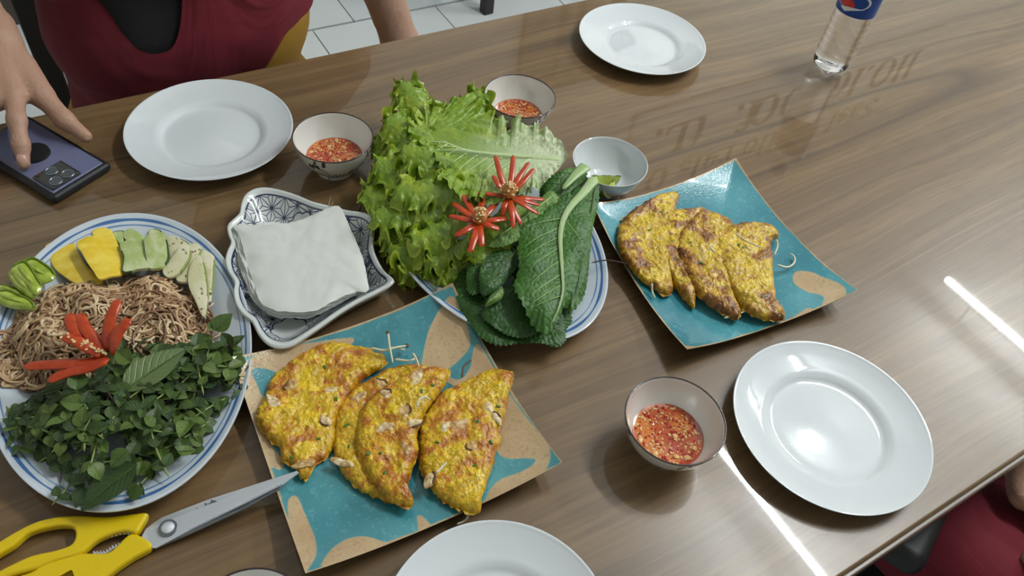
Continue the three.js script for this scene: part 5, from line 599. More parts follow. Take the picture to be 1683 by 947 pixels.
D.let.forEach((o, i) => {
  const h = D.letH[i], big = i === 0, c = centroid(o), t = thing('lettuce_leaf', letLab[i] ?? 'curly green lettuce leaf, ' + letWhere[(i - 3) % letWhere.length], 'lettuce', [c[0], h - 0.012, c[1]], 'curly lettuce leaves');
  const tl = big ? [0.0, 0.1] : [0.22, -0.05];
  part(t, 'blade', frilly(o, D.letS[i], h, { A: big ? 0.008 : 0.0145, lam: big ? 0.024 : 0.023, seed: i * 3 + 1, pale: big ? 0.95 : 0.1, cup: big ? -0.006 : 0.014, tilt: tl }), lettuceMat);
  const S = D.letS[i]; part(t, 'midrib', sweep(S.map(([x, z]) => [x, h - (big ? 0.0012 : 0.004) + (x - c[0]) * tl[0] + (z - c[1]) * tl[1], z]), (s) => [lerp(big ? 0.006 : 0.0028, 0.001, s), lerp(big ? 0.0035 : 0.002, 0.0008, s)], { seg: 20, sides: 8 }), ribMat, 'pale midrib');
  if (big) { const R = rng(3), l = []; for (let k = 0; k < 9; k++) { const f = 0.12 + k * 0.085, a = S[Math.floor(f * (S.length - 1))], b = S[Math.min(S.length - 1, Math.floor(f * (S.length - 1)) + 1)], q = f * (S.length - 1) % 1, x = lerp(a[0], b[0], q), z = lerp(a[1], b[1], q), Y = (X, Z, e) => [X, h + e + (X - c[0]) * tl[0] + (Z - c[1]) * tl[1], Z]; for (const s of [-1, 1]) l.push(sweep([Y(x, z, -0.0005), Y(x - 0.022, z + s * 0.010, 0.0012), Y(x - 0.05 - R() * 0.02, z + s * 0.026, 0.0016)], (v) => [0.0011 * (1 - v * 0.8), 0.0008], { seg: 8, sides: 6 })); } part(t, 'side_veins', merge(l), ribMat, 'pale side veins'); }
});

// ---------- mustard leaves ----------
const netTex = (a, b, vein) => tex(512, 512, (u, v) => {
  const X = u * 22, Y = v * 22; let d1 = 9, d2 = 9; for (let i = -1; i < 2; i++) for (let j = -1; j < 2; j++) { const cx = Math.floor(X) + i, cy = Math.floor(Y) + j, h1 = Math.sin(cx * 127.1 + cy * 311.7) * 43758.5, h2 = Math.sin(cx * 269.5 + cy * 183.3) * 43758.5, d = Math.hypot(cx + (h1 - Math.floor(h1)) - X, cy + (h2 - Math.floor(h2)) - Y); if (d < d1) { d2 = d1; d1 = d; } else if (d < d2) d2 = d; }
  const e = 1 - sstep(0.0, 0.16, d2 - d1); if (!vein) return 0.5 + 0.5 * clamp(d2 - d1, 0, 0.7) + 0.15 * fbt(u * 40, v * 40, 1);
  return mix3(mix3(a, b, clamp(0.5 + 1.6 * fbt(u * 5, v * 5, 3, 4))), vein, e * 0.34);
}, !!vein);
const mustBump = netTex(0, 0, null);
const mustMat = (a, b, v) => std(0xffffff, 0.52, { map: netTex(a, b, v), bumpMap: mustBump, bumpScale: 0.0018, side: THREE.DoubleSide, transmission: 0.15, thickness: 0, clearcoat: 0.05, clearcoatRoughness: 0.3 });
const mDark = mustMat(rgb(48, 94, 24), rgb(34, 76, 18), rgb(80, 122, 46)), mMid = mustMat(rgb(68, 118, 30), rgb(46, 94, 22), rgb(104, 146, 62)), mPale = mustMat(rgb(124, 160, 84), rgb(104, 142, 66), rgb(160, 184, 118));
const veinMat = std(0x88aa60, 0.4, { clearcoat: 0.3 });
const musLab = ['dark mustard leaf lying flat beneath both chili flowers', 'dark mustard leaf spread lowest toward the tan plate', 'dark mustard leaf hanging over the platter edge', 'dark mustard leaf folded under the short chili flower', 'broad dark mustard leaf with toothed rounded tip below the biggest leaf', 'small dark mustard leaf lying on the others', 'tiny light green mustard leaf piece', 'dark mustard leaf behind the biggest leaf by the turquoise plate', 'mustard leaf with cut stalk in front of the lime bowl', 'pale mustard leaf underside beneath the chili flowers', 'biggest mustard leaf with thick pale stalk and branching veins'];
D.must.forEach((o0, i) => {
  const big = i === 10, h0 = D.mustH[i], rib = big ? D.bigRib.map(([x, y, z]) => [x, z]) : D.mustRib[i], c = centroid(o0), t = thing('mustard_leaf', musLab[i], 'mustard leaf', [c[0], h0 - 0.012, c[1]], 'dark mustard leaves');
  let o = closedCurve(o0, 200); o = o.map(([x, z], k) => { const s = 1 + (k % 4 === 0 ? 0.03 : k % 4 === 2 ? -0.018 : 0) + 0.012 * ns(x * 90, z * 90, i); return [c[0] + (x - c[0]) * s, c[1] + (z - c[1]) * s]; });
  const ribD = (x, z) => { let b = 9; for (let k = 0; k < rib.length - 1; k++) { const [ax, az] = rib[k], dx = rib[k + 1][0] - ax, dz = rib[k + 1][1] - az, s = clamp(((x - ax) * dx + (z - az) * dz) / (dx * dx + dz * dz)); b = Math.min(b, Math.hypot(x - ax - dx * s, z - az - dz * s)); } return b; };
  const Y = (q, x, z) => h0 - 0.004 + 0.007 * fbm(x * 22, z * 22, i * 3, 3) * (0.3 + q) - 0.010 * Math.pow(q, 3) * (0.6 + 0.8 * ns(x * 30, z * 30, i)) + 0.003 * sstep(0, 0.03, ribD(x, z)) + (big ? (c[1] - z) * 0.09 : i < 3 ? 0 : (c[1] - z) * 0.06);
  part(t, 'blade', slab(o, { n: 200, rings: 22, uvScale: 7, top: Y, bottom: (q, x, z) => Y(q, x, z) - 0.0006 }), i === 9 || i === 6 ? mPale : i === 10 || i === 8 || i === 7 ? mMid : mDark);
  const N = rib.length - 1, pt = (s) => { const k = Math.min(N - 1e-6, s * N), a = Math.floor(k), f = k - a; return [lerp(rib[a][0], rib[a + 1][0], f), lerp(rib[a][1], rib[a + 1][1], f)]; };
  const on = ([x, z], e = 0.0006) => [x, Y(0.3, x, z) + e, z];
  if (big) part(t, 'stalk', sweep(Array.from({ length: 10 }, (_, k) => { const p = pt(k / 9 * 0.97); return [p[0], Math.max(D.bigRib[Math.round(k / 9 * 8)][1] - 0.004, 0) * 0.0 + Y(0.2, ...p) + lerp(0.004, 0.0005, k / 9), p[1]]; }), (s) => [lerp(0.0105, 0.0007, Math.pow(s, 0.33)), lerp(0.0042, 0.0005, Math.pow(s, 0.4))], { seg: 40, sides: 12 }), std(0xa9c187, 0.4, { clearcoat: 0.3, bumpMap: rep(grainBump, 2), bumpScale: 0.0006 }), 'thick pale green stalk and midrib');
  else part(t, 'midrib', sweep([0.02, 0.25, 0.5, 0.75, 0.95].map((s) => on(pt(s))), (s) => [lerp(0.0016, 0.0005, s), lerp(0.0012, 0.0004, s)], { seg: 14, sides: 7 }), i === 9 ? veinMat : mPale);
  const l = []; for (let k = 0; k < (big ? 9 : 5); k++) { const s = (big ? 0.3 : 0.15) + k * (big ? 0.068 : 0.15), a = pt(s), b = pt(Math.min(0.99, s + 0.06)), L = Math.hypot(b[0] - a[0], b[1] - a[1]) || 1e-6, d = [(b[0] - a[0]) / L, (b[1] - a[1]) / L]; for (const sg of [-1, 1]) { const w = (big ? 0.062 : 0.03) * (1 - 0.4 * s), P = [0, 0.4, 0.75, 1].map((f) => [a[0] + d[0] * w * f * 0.85 - sg * d[1] * w * f * (1 - 0.2 * f), a[1] + d[1] * w * f * 0.85 + sg * d[0] * w * f * (1 - 0.2 * f)]).filter((p) => inside(o, ...p)); if (P.length > 2) l.push(sweep(P.map((p) => on(p, 0.0003)), (v) => [(big ? 0.0008 : 0.0005) * (1 - v * 0.75), 0.0004], { seg: 10, sides: 6 })); } }
  if (l.length) part(t, 'side_veins', merge(l), big ? veinMat : mPale, 'branching lighter veins');
  if (i === 8) part(t, 'stalk', sweep(D.stem2, (s) => [lerp(0.009, 0.003, s), lerp(0.0035, 0.0015, s)], { seg: 16, sides: 10 }), std(0x9ab67a, 0.4), 'cut pale stalk');
});

// ---------- scissors ----------
{
  const yel = std(0xe0c008, 0.32, { clearcoat: 0.3, clearcoatRoughness: 0.2 }), steel = std(0xdde2ea, 0.4, { metalness: 0.65, bumpMap: rep(grainBump, 3), bumpScale: 0.0002 }), darkSteel = std(0x8d9196, 0.3, { metalness: 0.95 });
  const S = D.scis, t = thing('scissors', 'kitchen scissors with yellow plastic handles and a serrated steel blade', 'scissors', [S.screw[0][0], 0.001, S.screw[0][1]]);
  const scr = S.screw[0], tip = S.bladeTop[5], ax = [tip[0] - scr[0], tip[1] - scr[1]], AL = Math.hypot(...ax);
  const along = (x, z) => ((x - scr[0]) * ax[0] + (z - scr[1]) * ax[1]) / (AL * AL);
  const lift = (x, z) => 0.010 + 0.020 * clamp(along(x, z), -0.06, 1.05);
  const plate = (pts, y0, th, bevel, holes = [], curve = true) => {
    const mk = (l, n) => (curve ? closedCurve(l, n) : l).map(([x, z]) => new THREE.Vector2(x, -z));
    const sh = new THREE.Shape(mk(pts, 90)); for (const hh of holes) sh.holes.push(new THREE.Path(mk(hh, 60)));
    const g = new THREE.ExtrudeGeometry(sh, { depth: th - 2 * bevel, bevelEnabled: true, bevelThickness: bevel, bevelSize: bevel * 0.8, bevelOffset: -bevel * 0.8, bevelSegments: 4, steps: 1, curveSegments: 2 });
    g.rotateX(-Math.PI / 2).translate(0, y0 + bevel, 0); const p = g.attributes.position; for (let i = 0; i < p.count; i++) p.setY(i, p.getY(i) + lift(p.getX(i), p.getZ(i)) - 0.004); g.computeVertexNormals(); return g;
  };
  part(t, 'lower_blade', plate(S.bladeLow, 0.0005, 0.0018, 0.0004, [], false), darkSteel);
  const b = part(t, 'upper_blade', plate(S.bladeTop, 0.0026, 0.0022, 0.0004, [], false), steel, 'serrated steel blade with small engraved mark');
  part(b, 'screw', new THREE.CylinderGeometry(0.0082, 0.009, 0.0026, 24).translate(scr[0], lift(...scr) + 0.002, scr[1]), darkSteel);
  part(b, 'screw_dome', new THREE.SphereGeometry(0.006, 16, 8, 0, 6.3, 0, 1.4).scale(1, 0.35, 1).translate(scr[0], lift(...scr) + 0.0032, scr[1]), steel);
  const l = [], e0 = S.bladeTop[9], e1 = S.bladeTop[7]; for (let k = 0; k < 46; k++) { const f = k / 45, m = S.bladeTop[8], P = f < 0.6 ? [lerp(e0[0], m[0], f / 0.6), lerp(e0[1], m[1], f / 0.6)] : [lerp(m[0], e1[0], (f - 0.6) / 0.4), lerp(m[1], e1[1], (f - 0.6) / 0.4)]; l.push(new THREE.BoxGeometry(0.0016, 0.0009, 0.0022).rotateY(0.5).translate(P[0] - 0.0006, lift(...P) + 0.0009, P[1] - 0.0016)); }
  part(b, 'serration', merge(l), steel, undefined, 'stuff');
  const ink = std(0x5a5f68, 0.4, { metalness: 0.6 }), R = rng(6), m = []; const [ta, tb] = S.text;  // the engraved mark: cursive strokes, not legible
  for (let k = 0; k < 9; k++) { const f = k / 8, x = lerp(ta[0], tb[0], f), z = lerp(ta[1], tb[1], f), H = (k === 0 || k === 4 || k === 7 ? 0.0042 : 0.0022); m.push(sweep([[x - 0.001, 0, z + 0.0016], [x + 0.0006, 0, z - H], [x + 0.0012, 0, z + 0.001], [x + 0.0026, 0, z - 0.0008]].map(([X, , Zz]) => [X, lift(X, Zz) + 0.0014, Zz]), () => [0.0006, 0.0004], { seg: 10, sides: 5 })); }
  part(b, 'engraved_mark', merge(m), ink, 'small dark script mark');
  part(t, 'upper_handle', plate(S.hU, -0.001, 0.0105, 0.0035, [S.hUh]), yel, 'yellow plastic handle loop');
  part(t, 'lower_handle', plate(S.hL, -0.003, 0.0105, 0.0035, [S.hLh]), yel, 'yellow plastic handle loop');
  for (const key of ['teethA', 'teethB']) { const c = new THREE.CatmullRomCurve3(S[key].map(([x, z]) => new THREE.Vector3(x, 0, z))).getSpacedPoints(9), q = []; for (const p of c) q.push(new THREE.ConeGeometry(0.0022, 0.005, 6).rotateX(key === 'teethA' ? 1.57 : -1.57).translate(p.x, lift(p.x, p.z) + 0.0005, p.z)); part(t, 'gripping_teeth', merge(q), steel, 'steel gripping teeth between the handles'); }
}

// ---------- phone ----------
{
  const c = [-0.064, 0.001, -0.964], t = thing('smartphone', 'smartphone in a lilac and black case under the hand', 'phone', c); t.userData0 = null; t.rotation.y = Math.atan2(0.883, -0.47) ;
  const cs = std(0x14161b, 0.5), lil = std(0x6a6e8e, 0.35, { clearcoat: 0.4 }), gl = std(0x0c0e12, 0.08, { clearcoat: 1 }), olive = std(0x8a8434, 0.5), lens = std(0x2e3a44, 0.1, { clearcoat: 1 }), chrome = std(0x8d97a0, 0.2, { metalness: 0.9 });
  part(t, 'case_bumper', new RoundedBoxGeometry(0.162, 0.0125, 0.0875, 5, 0.006).translate(0, 0.0065, 0), cs, 'black rubber bumper');
  part(t, 'case_back', new RoundedBoxGeometry(0.148, 0.003, 0.0745, 4, 0.0014).translate(0, 0.0122, 0), lil, 'translucent lilac back');
  part(t, 'ring_holder', new THREE.CylinderGeometry(0.0185, 0.0195, 0.004, 40).translate(0.004, 0.0152, -0.004), std(0x0d0e10, 0.6), 'black round grip');
  const cam = part(t, 'camera_bump', new RoundedBoxGeometry(0.038, 0.004, 0.042, 4, 0.0019).translate(-0.052, 0.0147, -0.014), gl, 'dark glossy camera block');
  for (const [x, z] of [[-0.062, -0.023], [-0.062, -0.005], [-0.043, -0.014]]) { part(cam, 'lens_ring', new THREE.TorusGeometry(0.0072, 0.0011, 8, 28).rotateX(1.5708).translate(x, 0.017, z), chrome); part(cam, 'lens', new THREE.CylinderGeometry(0.0068, 0.0068, 0.0012, 28).translate(x, 0.0168, z), lens); }
  for (const x of [-0.031, -0.013]) part(t, 'side_button', new RoundedBoxGeometry(0.013, 0.0055, 0.003, 2, 0.0012).translate(x, 0.0068, 0.0432), olive, 'olive yellow button');
}

// ---------- water bottle ----------
{
  const x = 1.157, z = -0.716, t = thing('water_bottle', 'clear ribbed plastic water bottle with a blue label', 'bottle', [x, 0, z]);
  const pet = std(0xffffff, 0.03, { transmission: 1, thickness: 0, ior: 1.5, side: THREE.DoubleSide });
  const prof = [[0.031, 0.014], [0.033, 0.018], [0.0335, 0.022]]; for (let k = 0; k < 7; k++) { const y = 0.026 + k * 0.0125; prof.push([0.0335, y], [0.0322, y + 0.0028], [0.0335, y + 0.0056]); }
  prof.push([0.0335, 0.116], [0.0325, 0.119], [0.0325, 0.168], [0.0335, 0.171], [0.031, 0.185], [0.022, 0.203], [0.0135, 0.213], [0.0125, 0.222]);
  part(t, 'water', lathe([[0, 0.012], [0.024, 0.012], [0.0295, 0.016], [0.0312, 0.024], [0.0312, 0.1], [0.0312, 0.165], [0.031, 0.1705], [0.02, 0.1712], [0, 0.1712]], x, z, 64, 3), std(0xffffff, 0.0, { transmission: 1, thickness: 0.06, ior: 1.33 }), 'clear water'); part(t, 'bottle_wall', lathe(prof, x, z, 64, 4), pet);
  part(t, 'bottle_base', grid(80, 14, (u, v) => { const a = u * 6.283, lobe = Math.pow(0.5 + 0.5 * Math.cos(5 * a), 0.7), r = 0.031 * Math.sin(v * 1.5708), foot = 0.011 * (1 - lobe) * sstep(0.25, 0.85, v) + 0.006 * (1 - v); return [x + r * Math.cos(a), Math.min(0.014, 0.0006 + foot + 0.0134 * Math.pow(v, 6)), z + r * Math.sin(a)]; }, true), pet, 'five lobed clear base');
  const lab = canvasTex(1024, 256, (c) => { c.fillStyle = '#1d4ea0'; c.fillRect(0, 0, 1024, 256); for (let k = 0; k < 2; k++) { const o = k * 512; c.fillStyle = '#e9eef5'; c.beginPath(); c.ellipse(o + 256, 120, 190, 84, 0, 0, 7); c.fill(); c.fillStyle = '#1d4ea0'; c.beginPath(); c.ellipse(o + 256, 126, 172, 74, 0, 0, 7); c.fill(); c.fillStyle = '#d23a36'; c.beginPath(); c.ellipse(o + 226, 150, 108, 44, 0.15, 0, 7); c.fill(); c.fillStyle = '#e9eef5'; c.beginPath(); c.moveTo(o + 210, 214); c.quadraticCurveTo(o + 300, 170, o + 420, 172); c.quadraticCurveTo(o + 330, 196, o + 270, 232); c.fill(); } }, THREE.RepeatWrapping);
  part(t, 'label', new THREE.CylinderGeometry(0.0331, 0.0331, 0.05, 64, 1, true).translate(x, 0.1435, z), std(0xffffff, 0.3, { map: lab, side: THREE.DoubleSide }), 'blue label with white and red emblem');
  part(t, 'cap', lathe([[0.0125, 0.218], [0.0152, 0.2185], [0.0154, 0.2225], [0.015, 0.234], [0.0135, 0.236], [0, 0.2362]], x, z, 40), std(0x2a62b8, 0.4), 'blue screw cap');
}

// ---------- chairs ----------
function chair(x, z, turn, label, posts = 0.44, top = 0.46, deep = 0.42) {
  const t = thing('dining_chair', label, 'chair', [x, -T, z], 'dark dining chairs'); t.userData0 = null; t.rotation.y = turn;
  const w = posts / 2, m = mat.darkWood, f = deep / 2 - 0.02, rl = top - 0.07;
  for (const s of [-1, 1]) { part(t, 'leg', new RoundedBoxGeometry(0.038, top - 0.04, 0.038, 2, 0.004).translate(s * w, (top - 0.04) / 2 + 0.004, f), m); part(t, 'back_post', new RoundedBoxGeometry(0.04, 0.94, 0.032, 2, 0.004).translate(s * w, 0.474, -f - 0.01), m); part(t, 'side_rail', new RoundedBoxGeometry(0.022, 0.05, 2 * f - 0.03, 2, 0.003).translate(s * w, rl, 0), m); part(t, 'stretcher', new RoundedBoxGeometry(0.02, 0.03, 2 * f - 0.03, 2, 0.003).translate(s * w, 0.16, 0), m); }
  part(t, 'seat', new RoundedBoxGeometry(posts + 0.03, 0.045, deep, 4, 0.015).translate(0, top - 0.0225, 0.005), mat.seatGrey, 'dark grey padded seat');
  for (const y of [0.62, 0.76, 0.9]) part(t, 'back_slat', new RoundedBoxGeometry(posts - 0.04, 0.06, 0.02, 2, 0.004).translate(0, y, -f - 0.01), m);
  part(t, 'front_rail', new RoundedBoxGeometry(posts - 0.03, 0.05, 0.02, 2, 0.003).translate(0, rl, f), m);
}
chair(0.19, -1.36, 0, 'dark wooden chair of the person in the red apron across the table', 0.43, 0.368);
chair(1.56, -2.40, 0.05, 'empty dark wooden chair standing on the tiles by the back wall', 0.42);
chair(0.925, 0.24, Math.PI, 'dark grey chair under the person with the red lap on the near side', 0.45, 0.425, 0.62);

// ---------- people ----------
function headParts(t, c, fwd, skinFs) {
  const s = fwd; skinFs.push(ellipsoid([c[0], c[1], c[2]], [0.074, 0.105, 0.09]), ellipsoid([c[0], c[1] - 0.055, c[2] + s * 0.03], [0.05, 0.055, 0.05]), capsule([c[0], c[1] + 0.005, c[2] + s * 0.085], [c[0], c[1] - 0.028, c[2] + s * 0.104], 0.008, 0.013), capsule([c[0] - 0.02, c[1] - 0.06, c[2] + s * 0.08], [c[0] + 0.02, c[1] - 0.06, c[2] + s * 0.08], 0.007, 0.007));
  for (const e of [-1, 1]) skinFs.push(ellipsoid([c[0] + e * 0.076, c[1] - 0.01, c[2]], [0.012, 0.03, 0.02]));
}
function headExtras(t, c, s) {
  for (const e of [-1, 1]) part(t, 'eye', new THREE.SphereGeometry(0.011, 12, 8).translate(c[0] + e * 0.031, c[1], c[2] + s * 0.079), std(0x2a211c, 0.2));
  part(t, 'hair', nets((x, y, z) => { const d = Math.hypot((x - c[0]) / 0.083, (y - c[1] - 0.012) / 0.112, (z - c[2] + s * 0.01) / 0.1) - 1; const cut = s * (z - c[2]) - 0.045 + Math.max(0, (c[1] + 0.05 - y)) * 0.9; return Math.max(d * 0.085, cut, c[1] - 0.09 - y); }, [c[0] - 0.11, c[1] - 0.14, c[2] - 0.13], [c[0] + 0.11, c[1] + 0.15, c[2] + 0.13], 0.012), mat.hair);
}
const bounds = (fs) => fs;
{ // person across the table, reaching over the phone
  const t = thing('person', 'person in black top and red apron, one hand on the phone', 'person', [0.2, -0.62, -1.3]);
  const arm = chain([[0.03, 0.31, -1.32], [-0.12, 0.17, -1.39], [-0.066, 0.079, -1.135]], [0.05, 0.042, 0.029]);
  const palm = [capsule([-0.064, 0.075, -1.125], [-0.068, 0.058, -1.035], 0.024, 0.014), capsule([-0.066, 0.073, -1.12], [-0.090, 0.058, -1.036], 0.024, 0.0135), capsule([-0.07, 0.072, -1.12], [-0.110, 0.056, -1.045], 0.021, 0.012), capsule([-0.056, 0.068, -1.11], [-0.043, 0.055, -1.055], 0.02, 0.0155)];
  const fing = [[[-0.068, 0.058, -1.035], [-0.0735, 0.054, -0.988], [-0.0785, 0.039, -0.957], [-0.083, 0.0245, -0.938]], [[-0.090, 0.058, -1.036], [-0.127, 0.056, -1.002], [-0.140, 0.038, -0.974], [-0.146, 0.0245, -0.955]], [[-0.110, 0.056, -1.045], [-0.150, 0.053, -1.015], [-0.162, 0.034, -0.99], [-0.166, 0.02, -0.975]], [[-0.118, 0.055, -1.06], [-0.158, 0.048, -1.045], [-0.172, 0.03, -1.03], [-0.176, 0.016, -1.02]]].map((p) => chain(p, [0.0128, 0.0105, 0.0094, 0.0078])).flat();
  const thumb = chain([[-0.05, 0.062, -1.09], [-0.038, 0.05, -1.037], [-0.022, 0.036, -0.993], [-0.005, 0.0255, -0.963]], [0.019, 0.0145, 0.0115, 0.0085]);
  const hand = blend([...palm, ...fing, ...thumb, capsule([-0.0655, 0.079, -1.135], [-0.068, 0.085, -1.16], 0.029, 0.03)], 0.009);
  const fs = [...arm, ...chain([[0.37, 0.31, -1.32], [0.52, 0.08, -1.27], [0.562, -0.11, -1.2]], [0.05, 0.043, 0.033]), capsule([0.562, -0.11, -1.2], [0.566, -0.19, -1.18], 0.034, 0.026), capsule([0.2, 0.3, -1.3], [0.2, 0.42, -1.27], 0.055, 0.05)];
  for (let k = 0; k < 4; k++) fs.push(...chain([[0.548 + k * 0.013, -0.19, -1.195 + k * 0.008], [0.548 + k * 0.014, -0.235, -1.185 + k * 0.008], [0.546 + k * 0.014, -0.265 + Math.abs(k - 1.3) * 0.006, -1.17 + k * 0.008]], [0.0105, 0.0095, 0.008]));
  fs.push(...chain([[0.555, -0.15, -1.17], [0.55, -0.19, -1.15], [0.55, -0.215, -1.14]], [0.013, 0.011, 0.009]));
  headParts(t, [0.2, 0.5, -1.24], 1, fs);
  const body = blend(fs, 0.022);
  const skinGeo = merge([nets((x, y, z) => Math.max(body(x, y, z), 0), [0, 0, 0], [0.01, 0.01, 0.01], 0.02), nets(body, [-0.22, -0.32, -1.5], [0.66, 0.66, -1.1], 0.011), nets(hand, [-0.21, -0.01, -1.2], [0.03, 0.13, -0.91], 0.0035)].filter((g) => g.index.count > 0));
  part(t, 'body', skinGeo, mat.skin, 'bare arms, hands and head');
  part(t, 'fingernail', new THREE.SphereGeometry(0.0062, 14, 8, 0, 6.3, 0, 1.5).scale(0.95, 0.5, 1.25).rotateX(0.75).translate(-0.0828, 0.0318, -0.9385), mat.nail);
  headExtras(t, [0.2, 0.5, -1.24], 1);
  const torso = [capsule([0.13, -0.2, -1.33], [0.27, -0.2, -1.33], 0.135, 0.135), capsule([0.13, -0.02, -1.285], [0.27, -0.02, -1.285], 0.135, 0.135), capsule([0.12, 0.16, -1.30], [0.28, 0.16, -1.30], 0.13, 0.13), capsule([0.06, 0.3, -1.315], [0.34, 0.3, -1.315], 0.068, 0.068), capsule([0.03, 0.31, -1.32], [-0.05, 0.235, -1.36], 0.066, 0.06), capsule([0.37, 0.31, -1.32], [0.46, 0.17, -1.29], 0.066, 0.06)];
  const ts = blend(torso, 0.07); part(t, 'black_top', nets((x, y, z) => ts(x, y, z) + 0.004 * fbm(x * 9, y * 9, z * 9, 2), [-0.17, -0.36, -1.52], [0.55, 0.42, -1.1], 0.014), mat.black, 'black short sleeved top');
  const low = blend([capsule([0.1, -0.28, -1.33], [0.06, -0.27, -0.98], 0.09, 0.075), capsule([0.3, -0.28, -1.33], [0.345, -0.27, -0.98], 0.09, 0.075), capsule([0.06, -0.27, -0.98], [0.07, -0.66, -1.0], 0.065, 0.045), capsule([0.345, -0.27, -0.98], [0.335, -0.66, -1.0], 0.065, 0.045), capsule([0.1, -0.24, -1.32], [0.3, -0.24, -1.32], 0.13, 0.13), capsule([0.07, -0.67, -1.0], [0.07, -0.7, -0.9], 0.04, 0.035), capsule([0.335, -0.67, -1.0], [0.335, -0.7, -0.9], 0.04, 0.035)], 0.05);
  part(t, 'yellow_trousers', nets(low, [-0.08, -0.752, -1.5], [0.48, -0.08, -0.84], 0.016), mat.yellow, 'yellow garment showing below the apron');
  // the apron: a sheet round the front of the body with a sagging neckline
  const front = (a, y) => { let r = 0.02; const dx = Math.cos(a), dz = Math.sin(a); for (let k = 0; k < 60; k++) { const d = ts(0.2 + dx * r, y, -1.3 + dz * r); r += Math.max(0.001, -d * 0.8); if (d > -0.002) break; } return r; };
  const ap = (off) => (u, v) => { const a = lerp(Math.PI * 1.02, -Math.PI * 0.02, u), x0 = 0.2 + Math.cos(a) * 0.2; const sag = (c, w, d) => d * Math.exp(-Math.pow(Math.abs(x0 - c) / w, 2.6)); const top = 0.30 - sag(0.118, 0.098, 0.292) - sag(0.325, 0.06, 0.235), bot = -0.20 + 0.195 * sstep(0.21, 0.34, x0), y = lerp(top, bot, v), r = front(a, y) + off + 0.004 + 0.007 * fbm(u * 6, v * 3, 5, 3) + 0.004 * Math.sin(u * 26 + 3 * v) * v; return [0.2 + Math.cos(a) * r, y, -1.3 + Math.sin(a) * r, u * 1.2, v]; };
  part(t, 'yellow_sash', grid(60, 14, (u, v) => { const a = lerp(Math.PI * 0.5, -Math.PI * 0.25, u), y = lerp(0.03, -0.22, v), r = front(a, y) + 0.0045 + 0.002 * fbm(u * 5, v * 3, 2, 2); return [0.2 + Math.cos(a) * r, y, -1.3 + Math.sin(a) * r, u, v]; }), mat.yellow, 'yellow cloth below the apron hem');
  part(t, 'red_apron', merge([grid(110, 44, ap(0.006)), grid(110, 44, (u, v) => ap(0.002)(1 - u, v))]), mat.red, 'dark red apron with a sagging neckline');
}
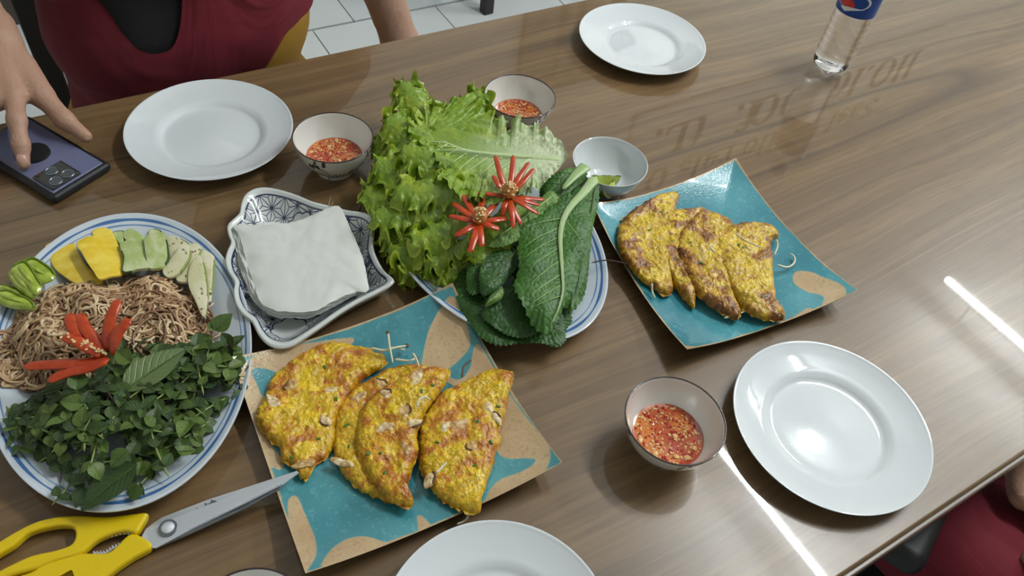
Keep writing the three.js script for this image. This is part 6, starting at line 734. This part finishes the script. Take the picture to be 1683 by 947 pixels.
{ // person seated on the near side
  const t = thing('person', 'seated person with red apron over the lap beside the black pouch', 'person', [0.92, -0.62, 0.3]);
  const fs = [capsule([0.92, 0.32, 0.33], [0.92, 0.45, 0.31], 0.055, 0.05), ...chain([[0.75, 0.33, 0.34], [0.70, 0.06, 0.36], [0.80, -0.075, 0.16]], [0.05, 0.042, 0.03]), ...chain([[1.09, 0.33, 0.34], [1.12, 0.06, 0.28], [0.925, -0.085, 0.055]], [0.05, 0.042, 0.03])];
  fs.push(capsule([0.925, -0.085, 0.055], [0.885, -0.095, 0.005], 0.027, 0.025), capsule([0.80, -0.075, 0.16], [0.82, -0.095, 0.10], 0.027, 0.024));
  for (let k = 0; k < 4; k++) { const ox = k * 0.014; fs.push(...chain([[0.862 + ox, -0.082, 0.006 - k * 0.012], [0.845 + ox, -0.093, -0.016 - k * 0.012], [0.853 + ox, -0.112, -0.012 - k * 0.01]], [0.0125, 0.0115, 0.0095])); fs.push(...chain([[0.80 + ox, -0.09, 0.10], [0.80 + ox, -0.1, 0.06], [0.80 + ox, -0.116, 0.04]], [0.0115, 0.0105, 0.009])); }
  fs.push(...chain([[0.89, -0.09, 0.03], [0.862, -0.088, 0.032], [0.846, -0.1, 0.018]], [0.015, 0.012, 0.0095]), ...chain([[0.83, -0.09, 0.12], [0.86, -0.1, 0.09], [0.865, -0.11, 0.07]], [0.014, 0.012, 0.0095]));
  headParts(t, [0.92, 0.56, 0.28], -1, fs); const b = blend(fs, 0.016);
  part(t, 'body', merge([nets(b, [0.6, -0.2, -0.1], [1.22, 0.75, 0.45], 0.009)]), mat.skin, 'bare forearms, hands and head'); headExtras(t, [0.92, 0.56, 0.28], -1);
  const tp = blend([capsule([0.84, -0.18, 0.36], [1.0, -0.18, 0.36], 0.13, 0.13), capsule([0.85, 0.02, 0.36], [0.99, 0.02, 0.36], 0.125, 0.125), capsule([0.83, 0.2, 0.35], [1.01, 0.2, 0.35], 0.125, 0.125), capsule([0.77, 0.33, 0.34], [1.07, 0.33, 0.34], 0.066, 0.066), capsule([0.75, 0.33, 0.34], [0.71, 0.17, 0.35], 0.066, 0.058), capsule([1.09, 0.33, 0.34], [1.12, 0.17, 0.31], 0.066, 0.058)], 0.06);
  part(t, 'dark_top', nets(tp, [0.6, -0.36, 0.15], [1.25, 0.44, 0.53], 0.014), mat.black, 'dark top');
  const lg = [capsule([0.84, -0.2, 0.34], [0.775, -0.205, -0.165], 0.095, 0.072), capsule([1.0, -0.2, 0.34], [1.06, -0.205, -0.165], 0.095, 0.074)], lp = blend([...lg, capsule([0.84, -0.2, 0.0], [1.0, -0.2, 0.0], 0.06, 0.06), capsule([0.84, -0.2, 0.2], [1.0, -0.2, 0.2], 0.08, 0.08)], 0.05);
  part(t, 'red_apron', nets((x, y, z) => lp(x, y, z) - 0.004 - 0.004 * fbm(x * 14, y * 14, z * 7, 3), [0.64, -0.34, -0.28], [1.2, -0.06, 0.46], 0.012), mat.red, 'dark red apron over both thighs');
  part(t, 'trousers', nets(blend([capsule([0.775, -0.225, -0.175], [0.79, -0.66, -0.17], 0.058, 0.045), capsule([1.06, -0.225, -0.175], [1.05, -0.66, -0.17], 0.058, 0.045), capsule([0.79, -0.69, -0.17], [0.79, -0.705, -0.27], 0.038, 0.034), capsule([1.05, -0.69, -0.17], [1.05, -0.705, -0.27], 0.038, 0.034)], 0.03), [0.66, -0.748, -0.36], [1.16, -0.13, -0.06], 0.014), mat.black);
}
{ const t = thing('pouch', 'black rounded pouch with a grey edge on the red lap under the table edge', 'pouch', [0.70, -0.121, -0.075]); t.userData0 = null; t.rotation.set(0, 0.35, -0.05);
  part(t, 'pouch_body', new RoundedBoxGeometry(0.15, 0.04, 0.085, 6, 0.018).translate(0, 0.02, 0), std(0x101417, 0.5)); part(t, 'grey_edge', sweep([[0.06, 0.02, 0.041], [0.0725, 0.022, 0.025], [0.0752, 0.022, 0], [0.0725, 0.022, -0.025]], () => [0.0016, 0.003], { seg: 14, sides: 8 }), std(0x7d8488, 0.4), 'grey zip edge'); }
renderer.render(scene, camera);
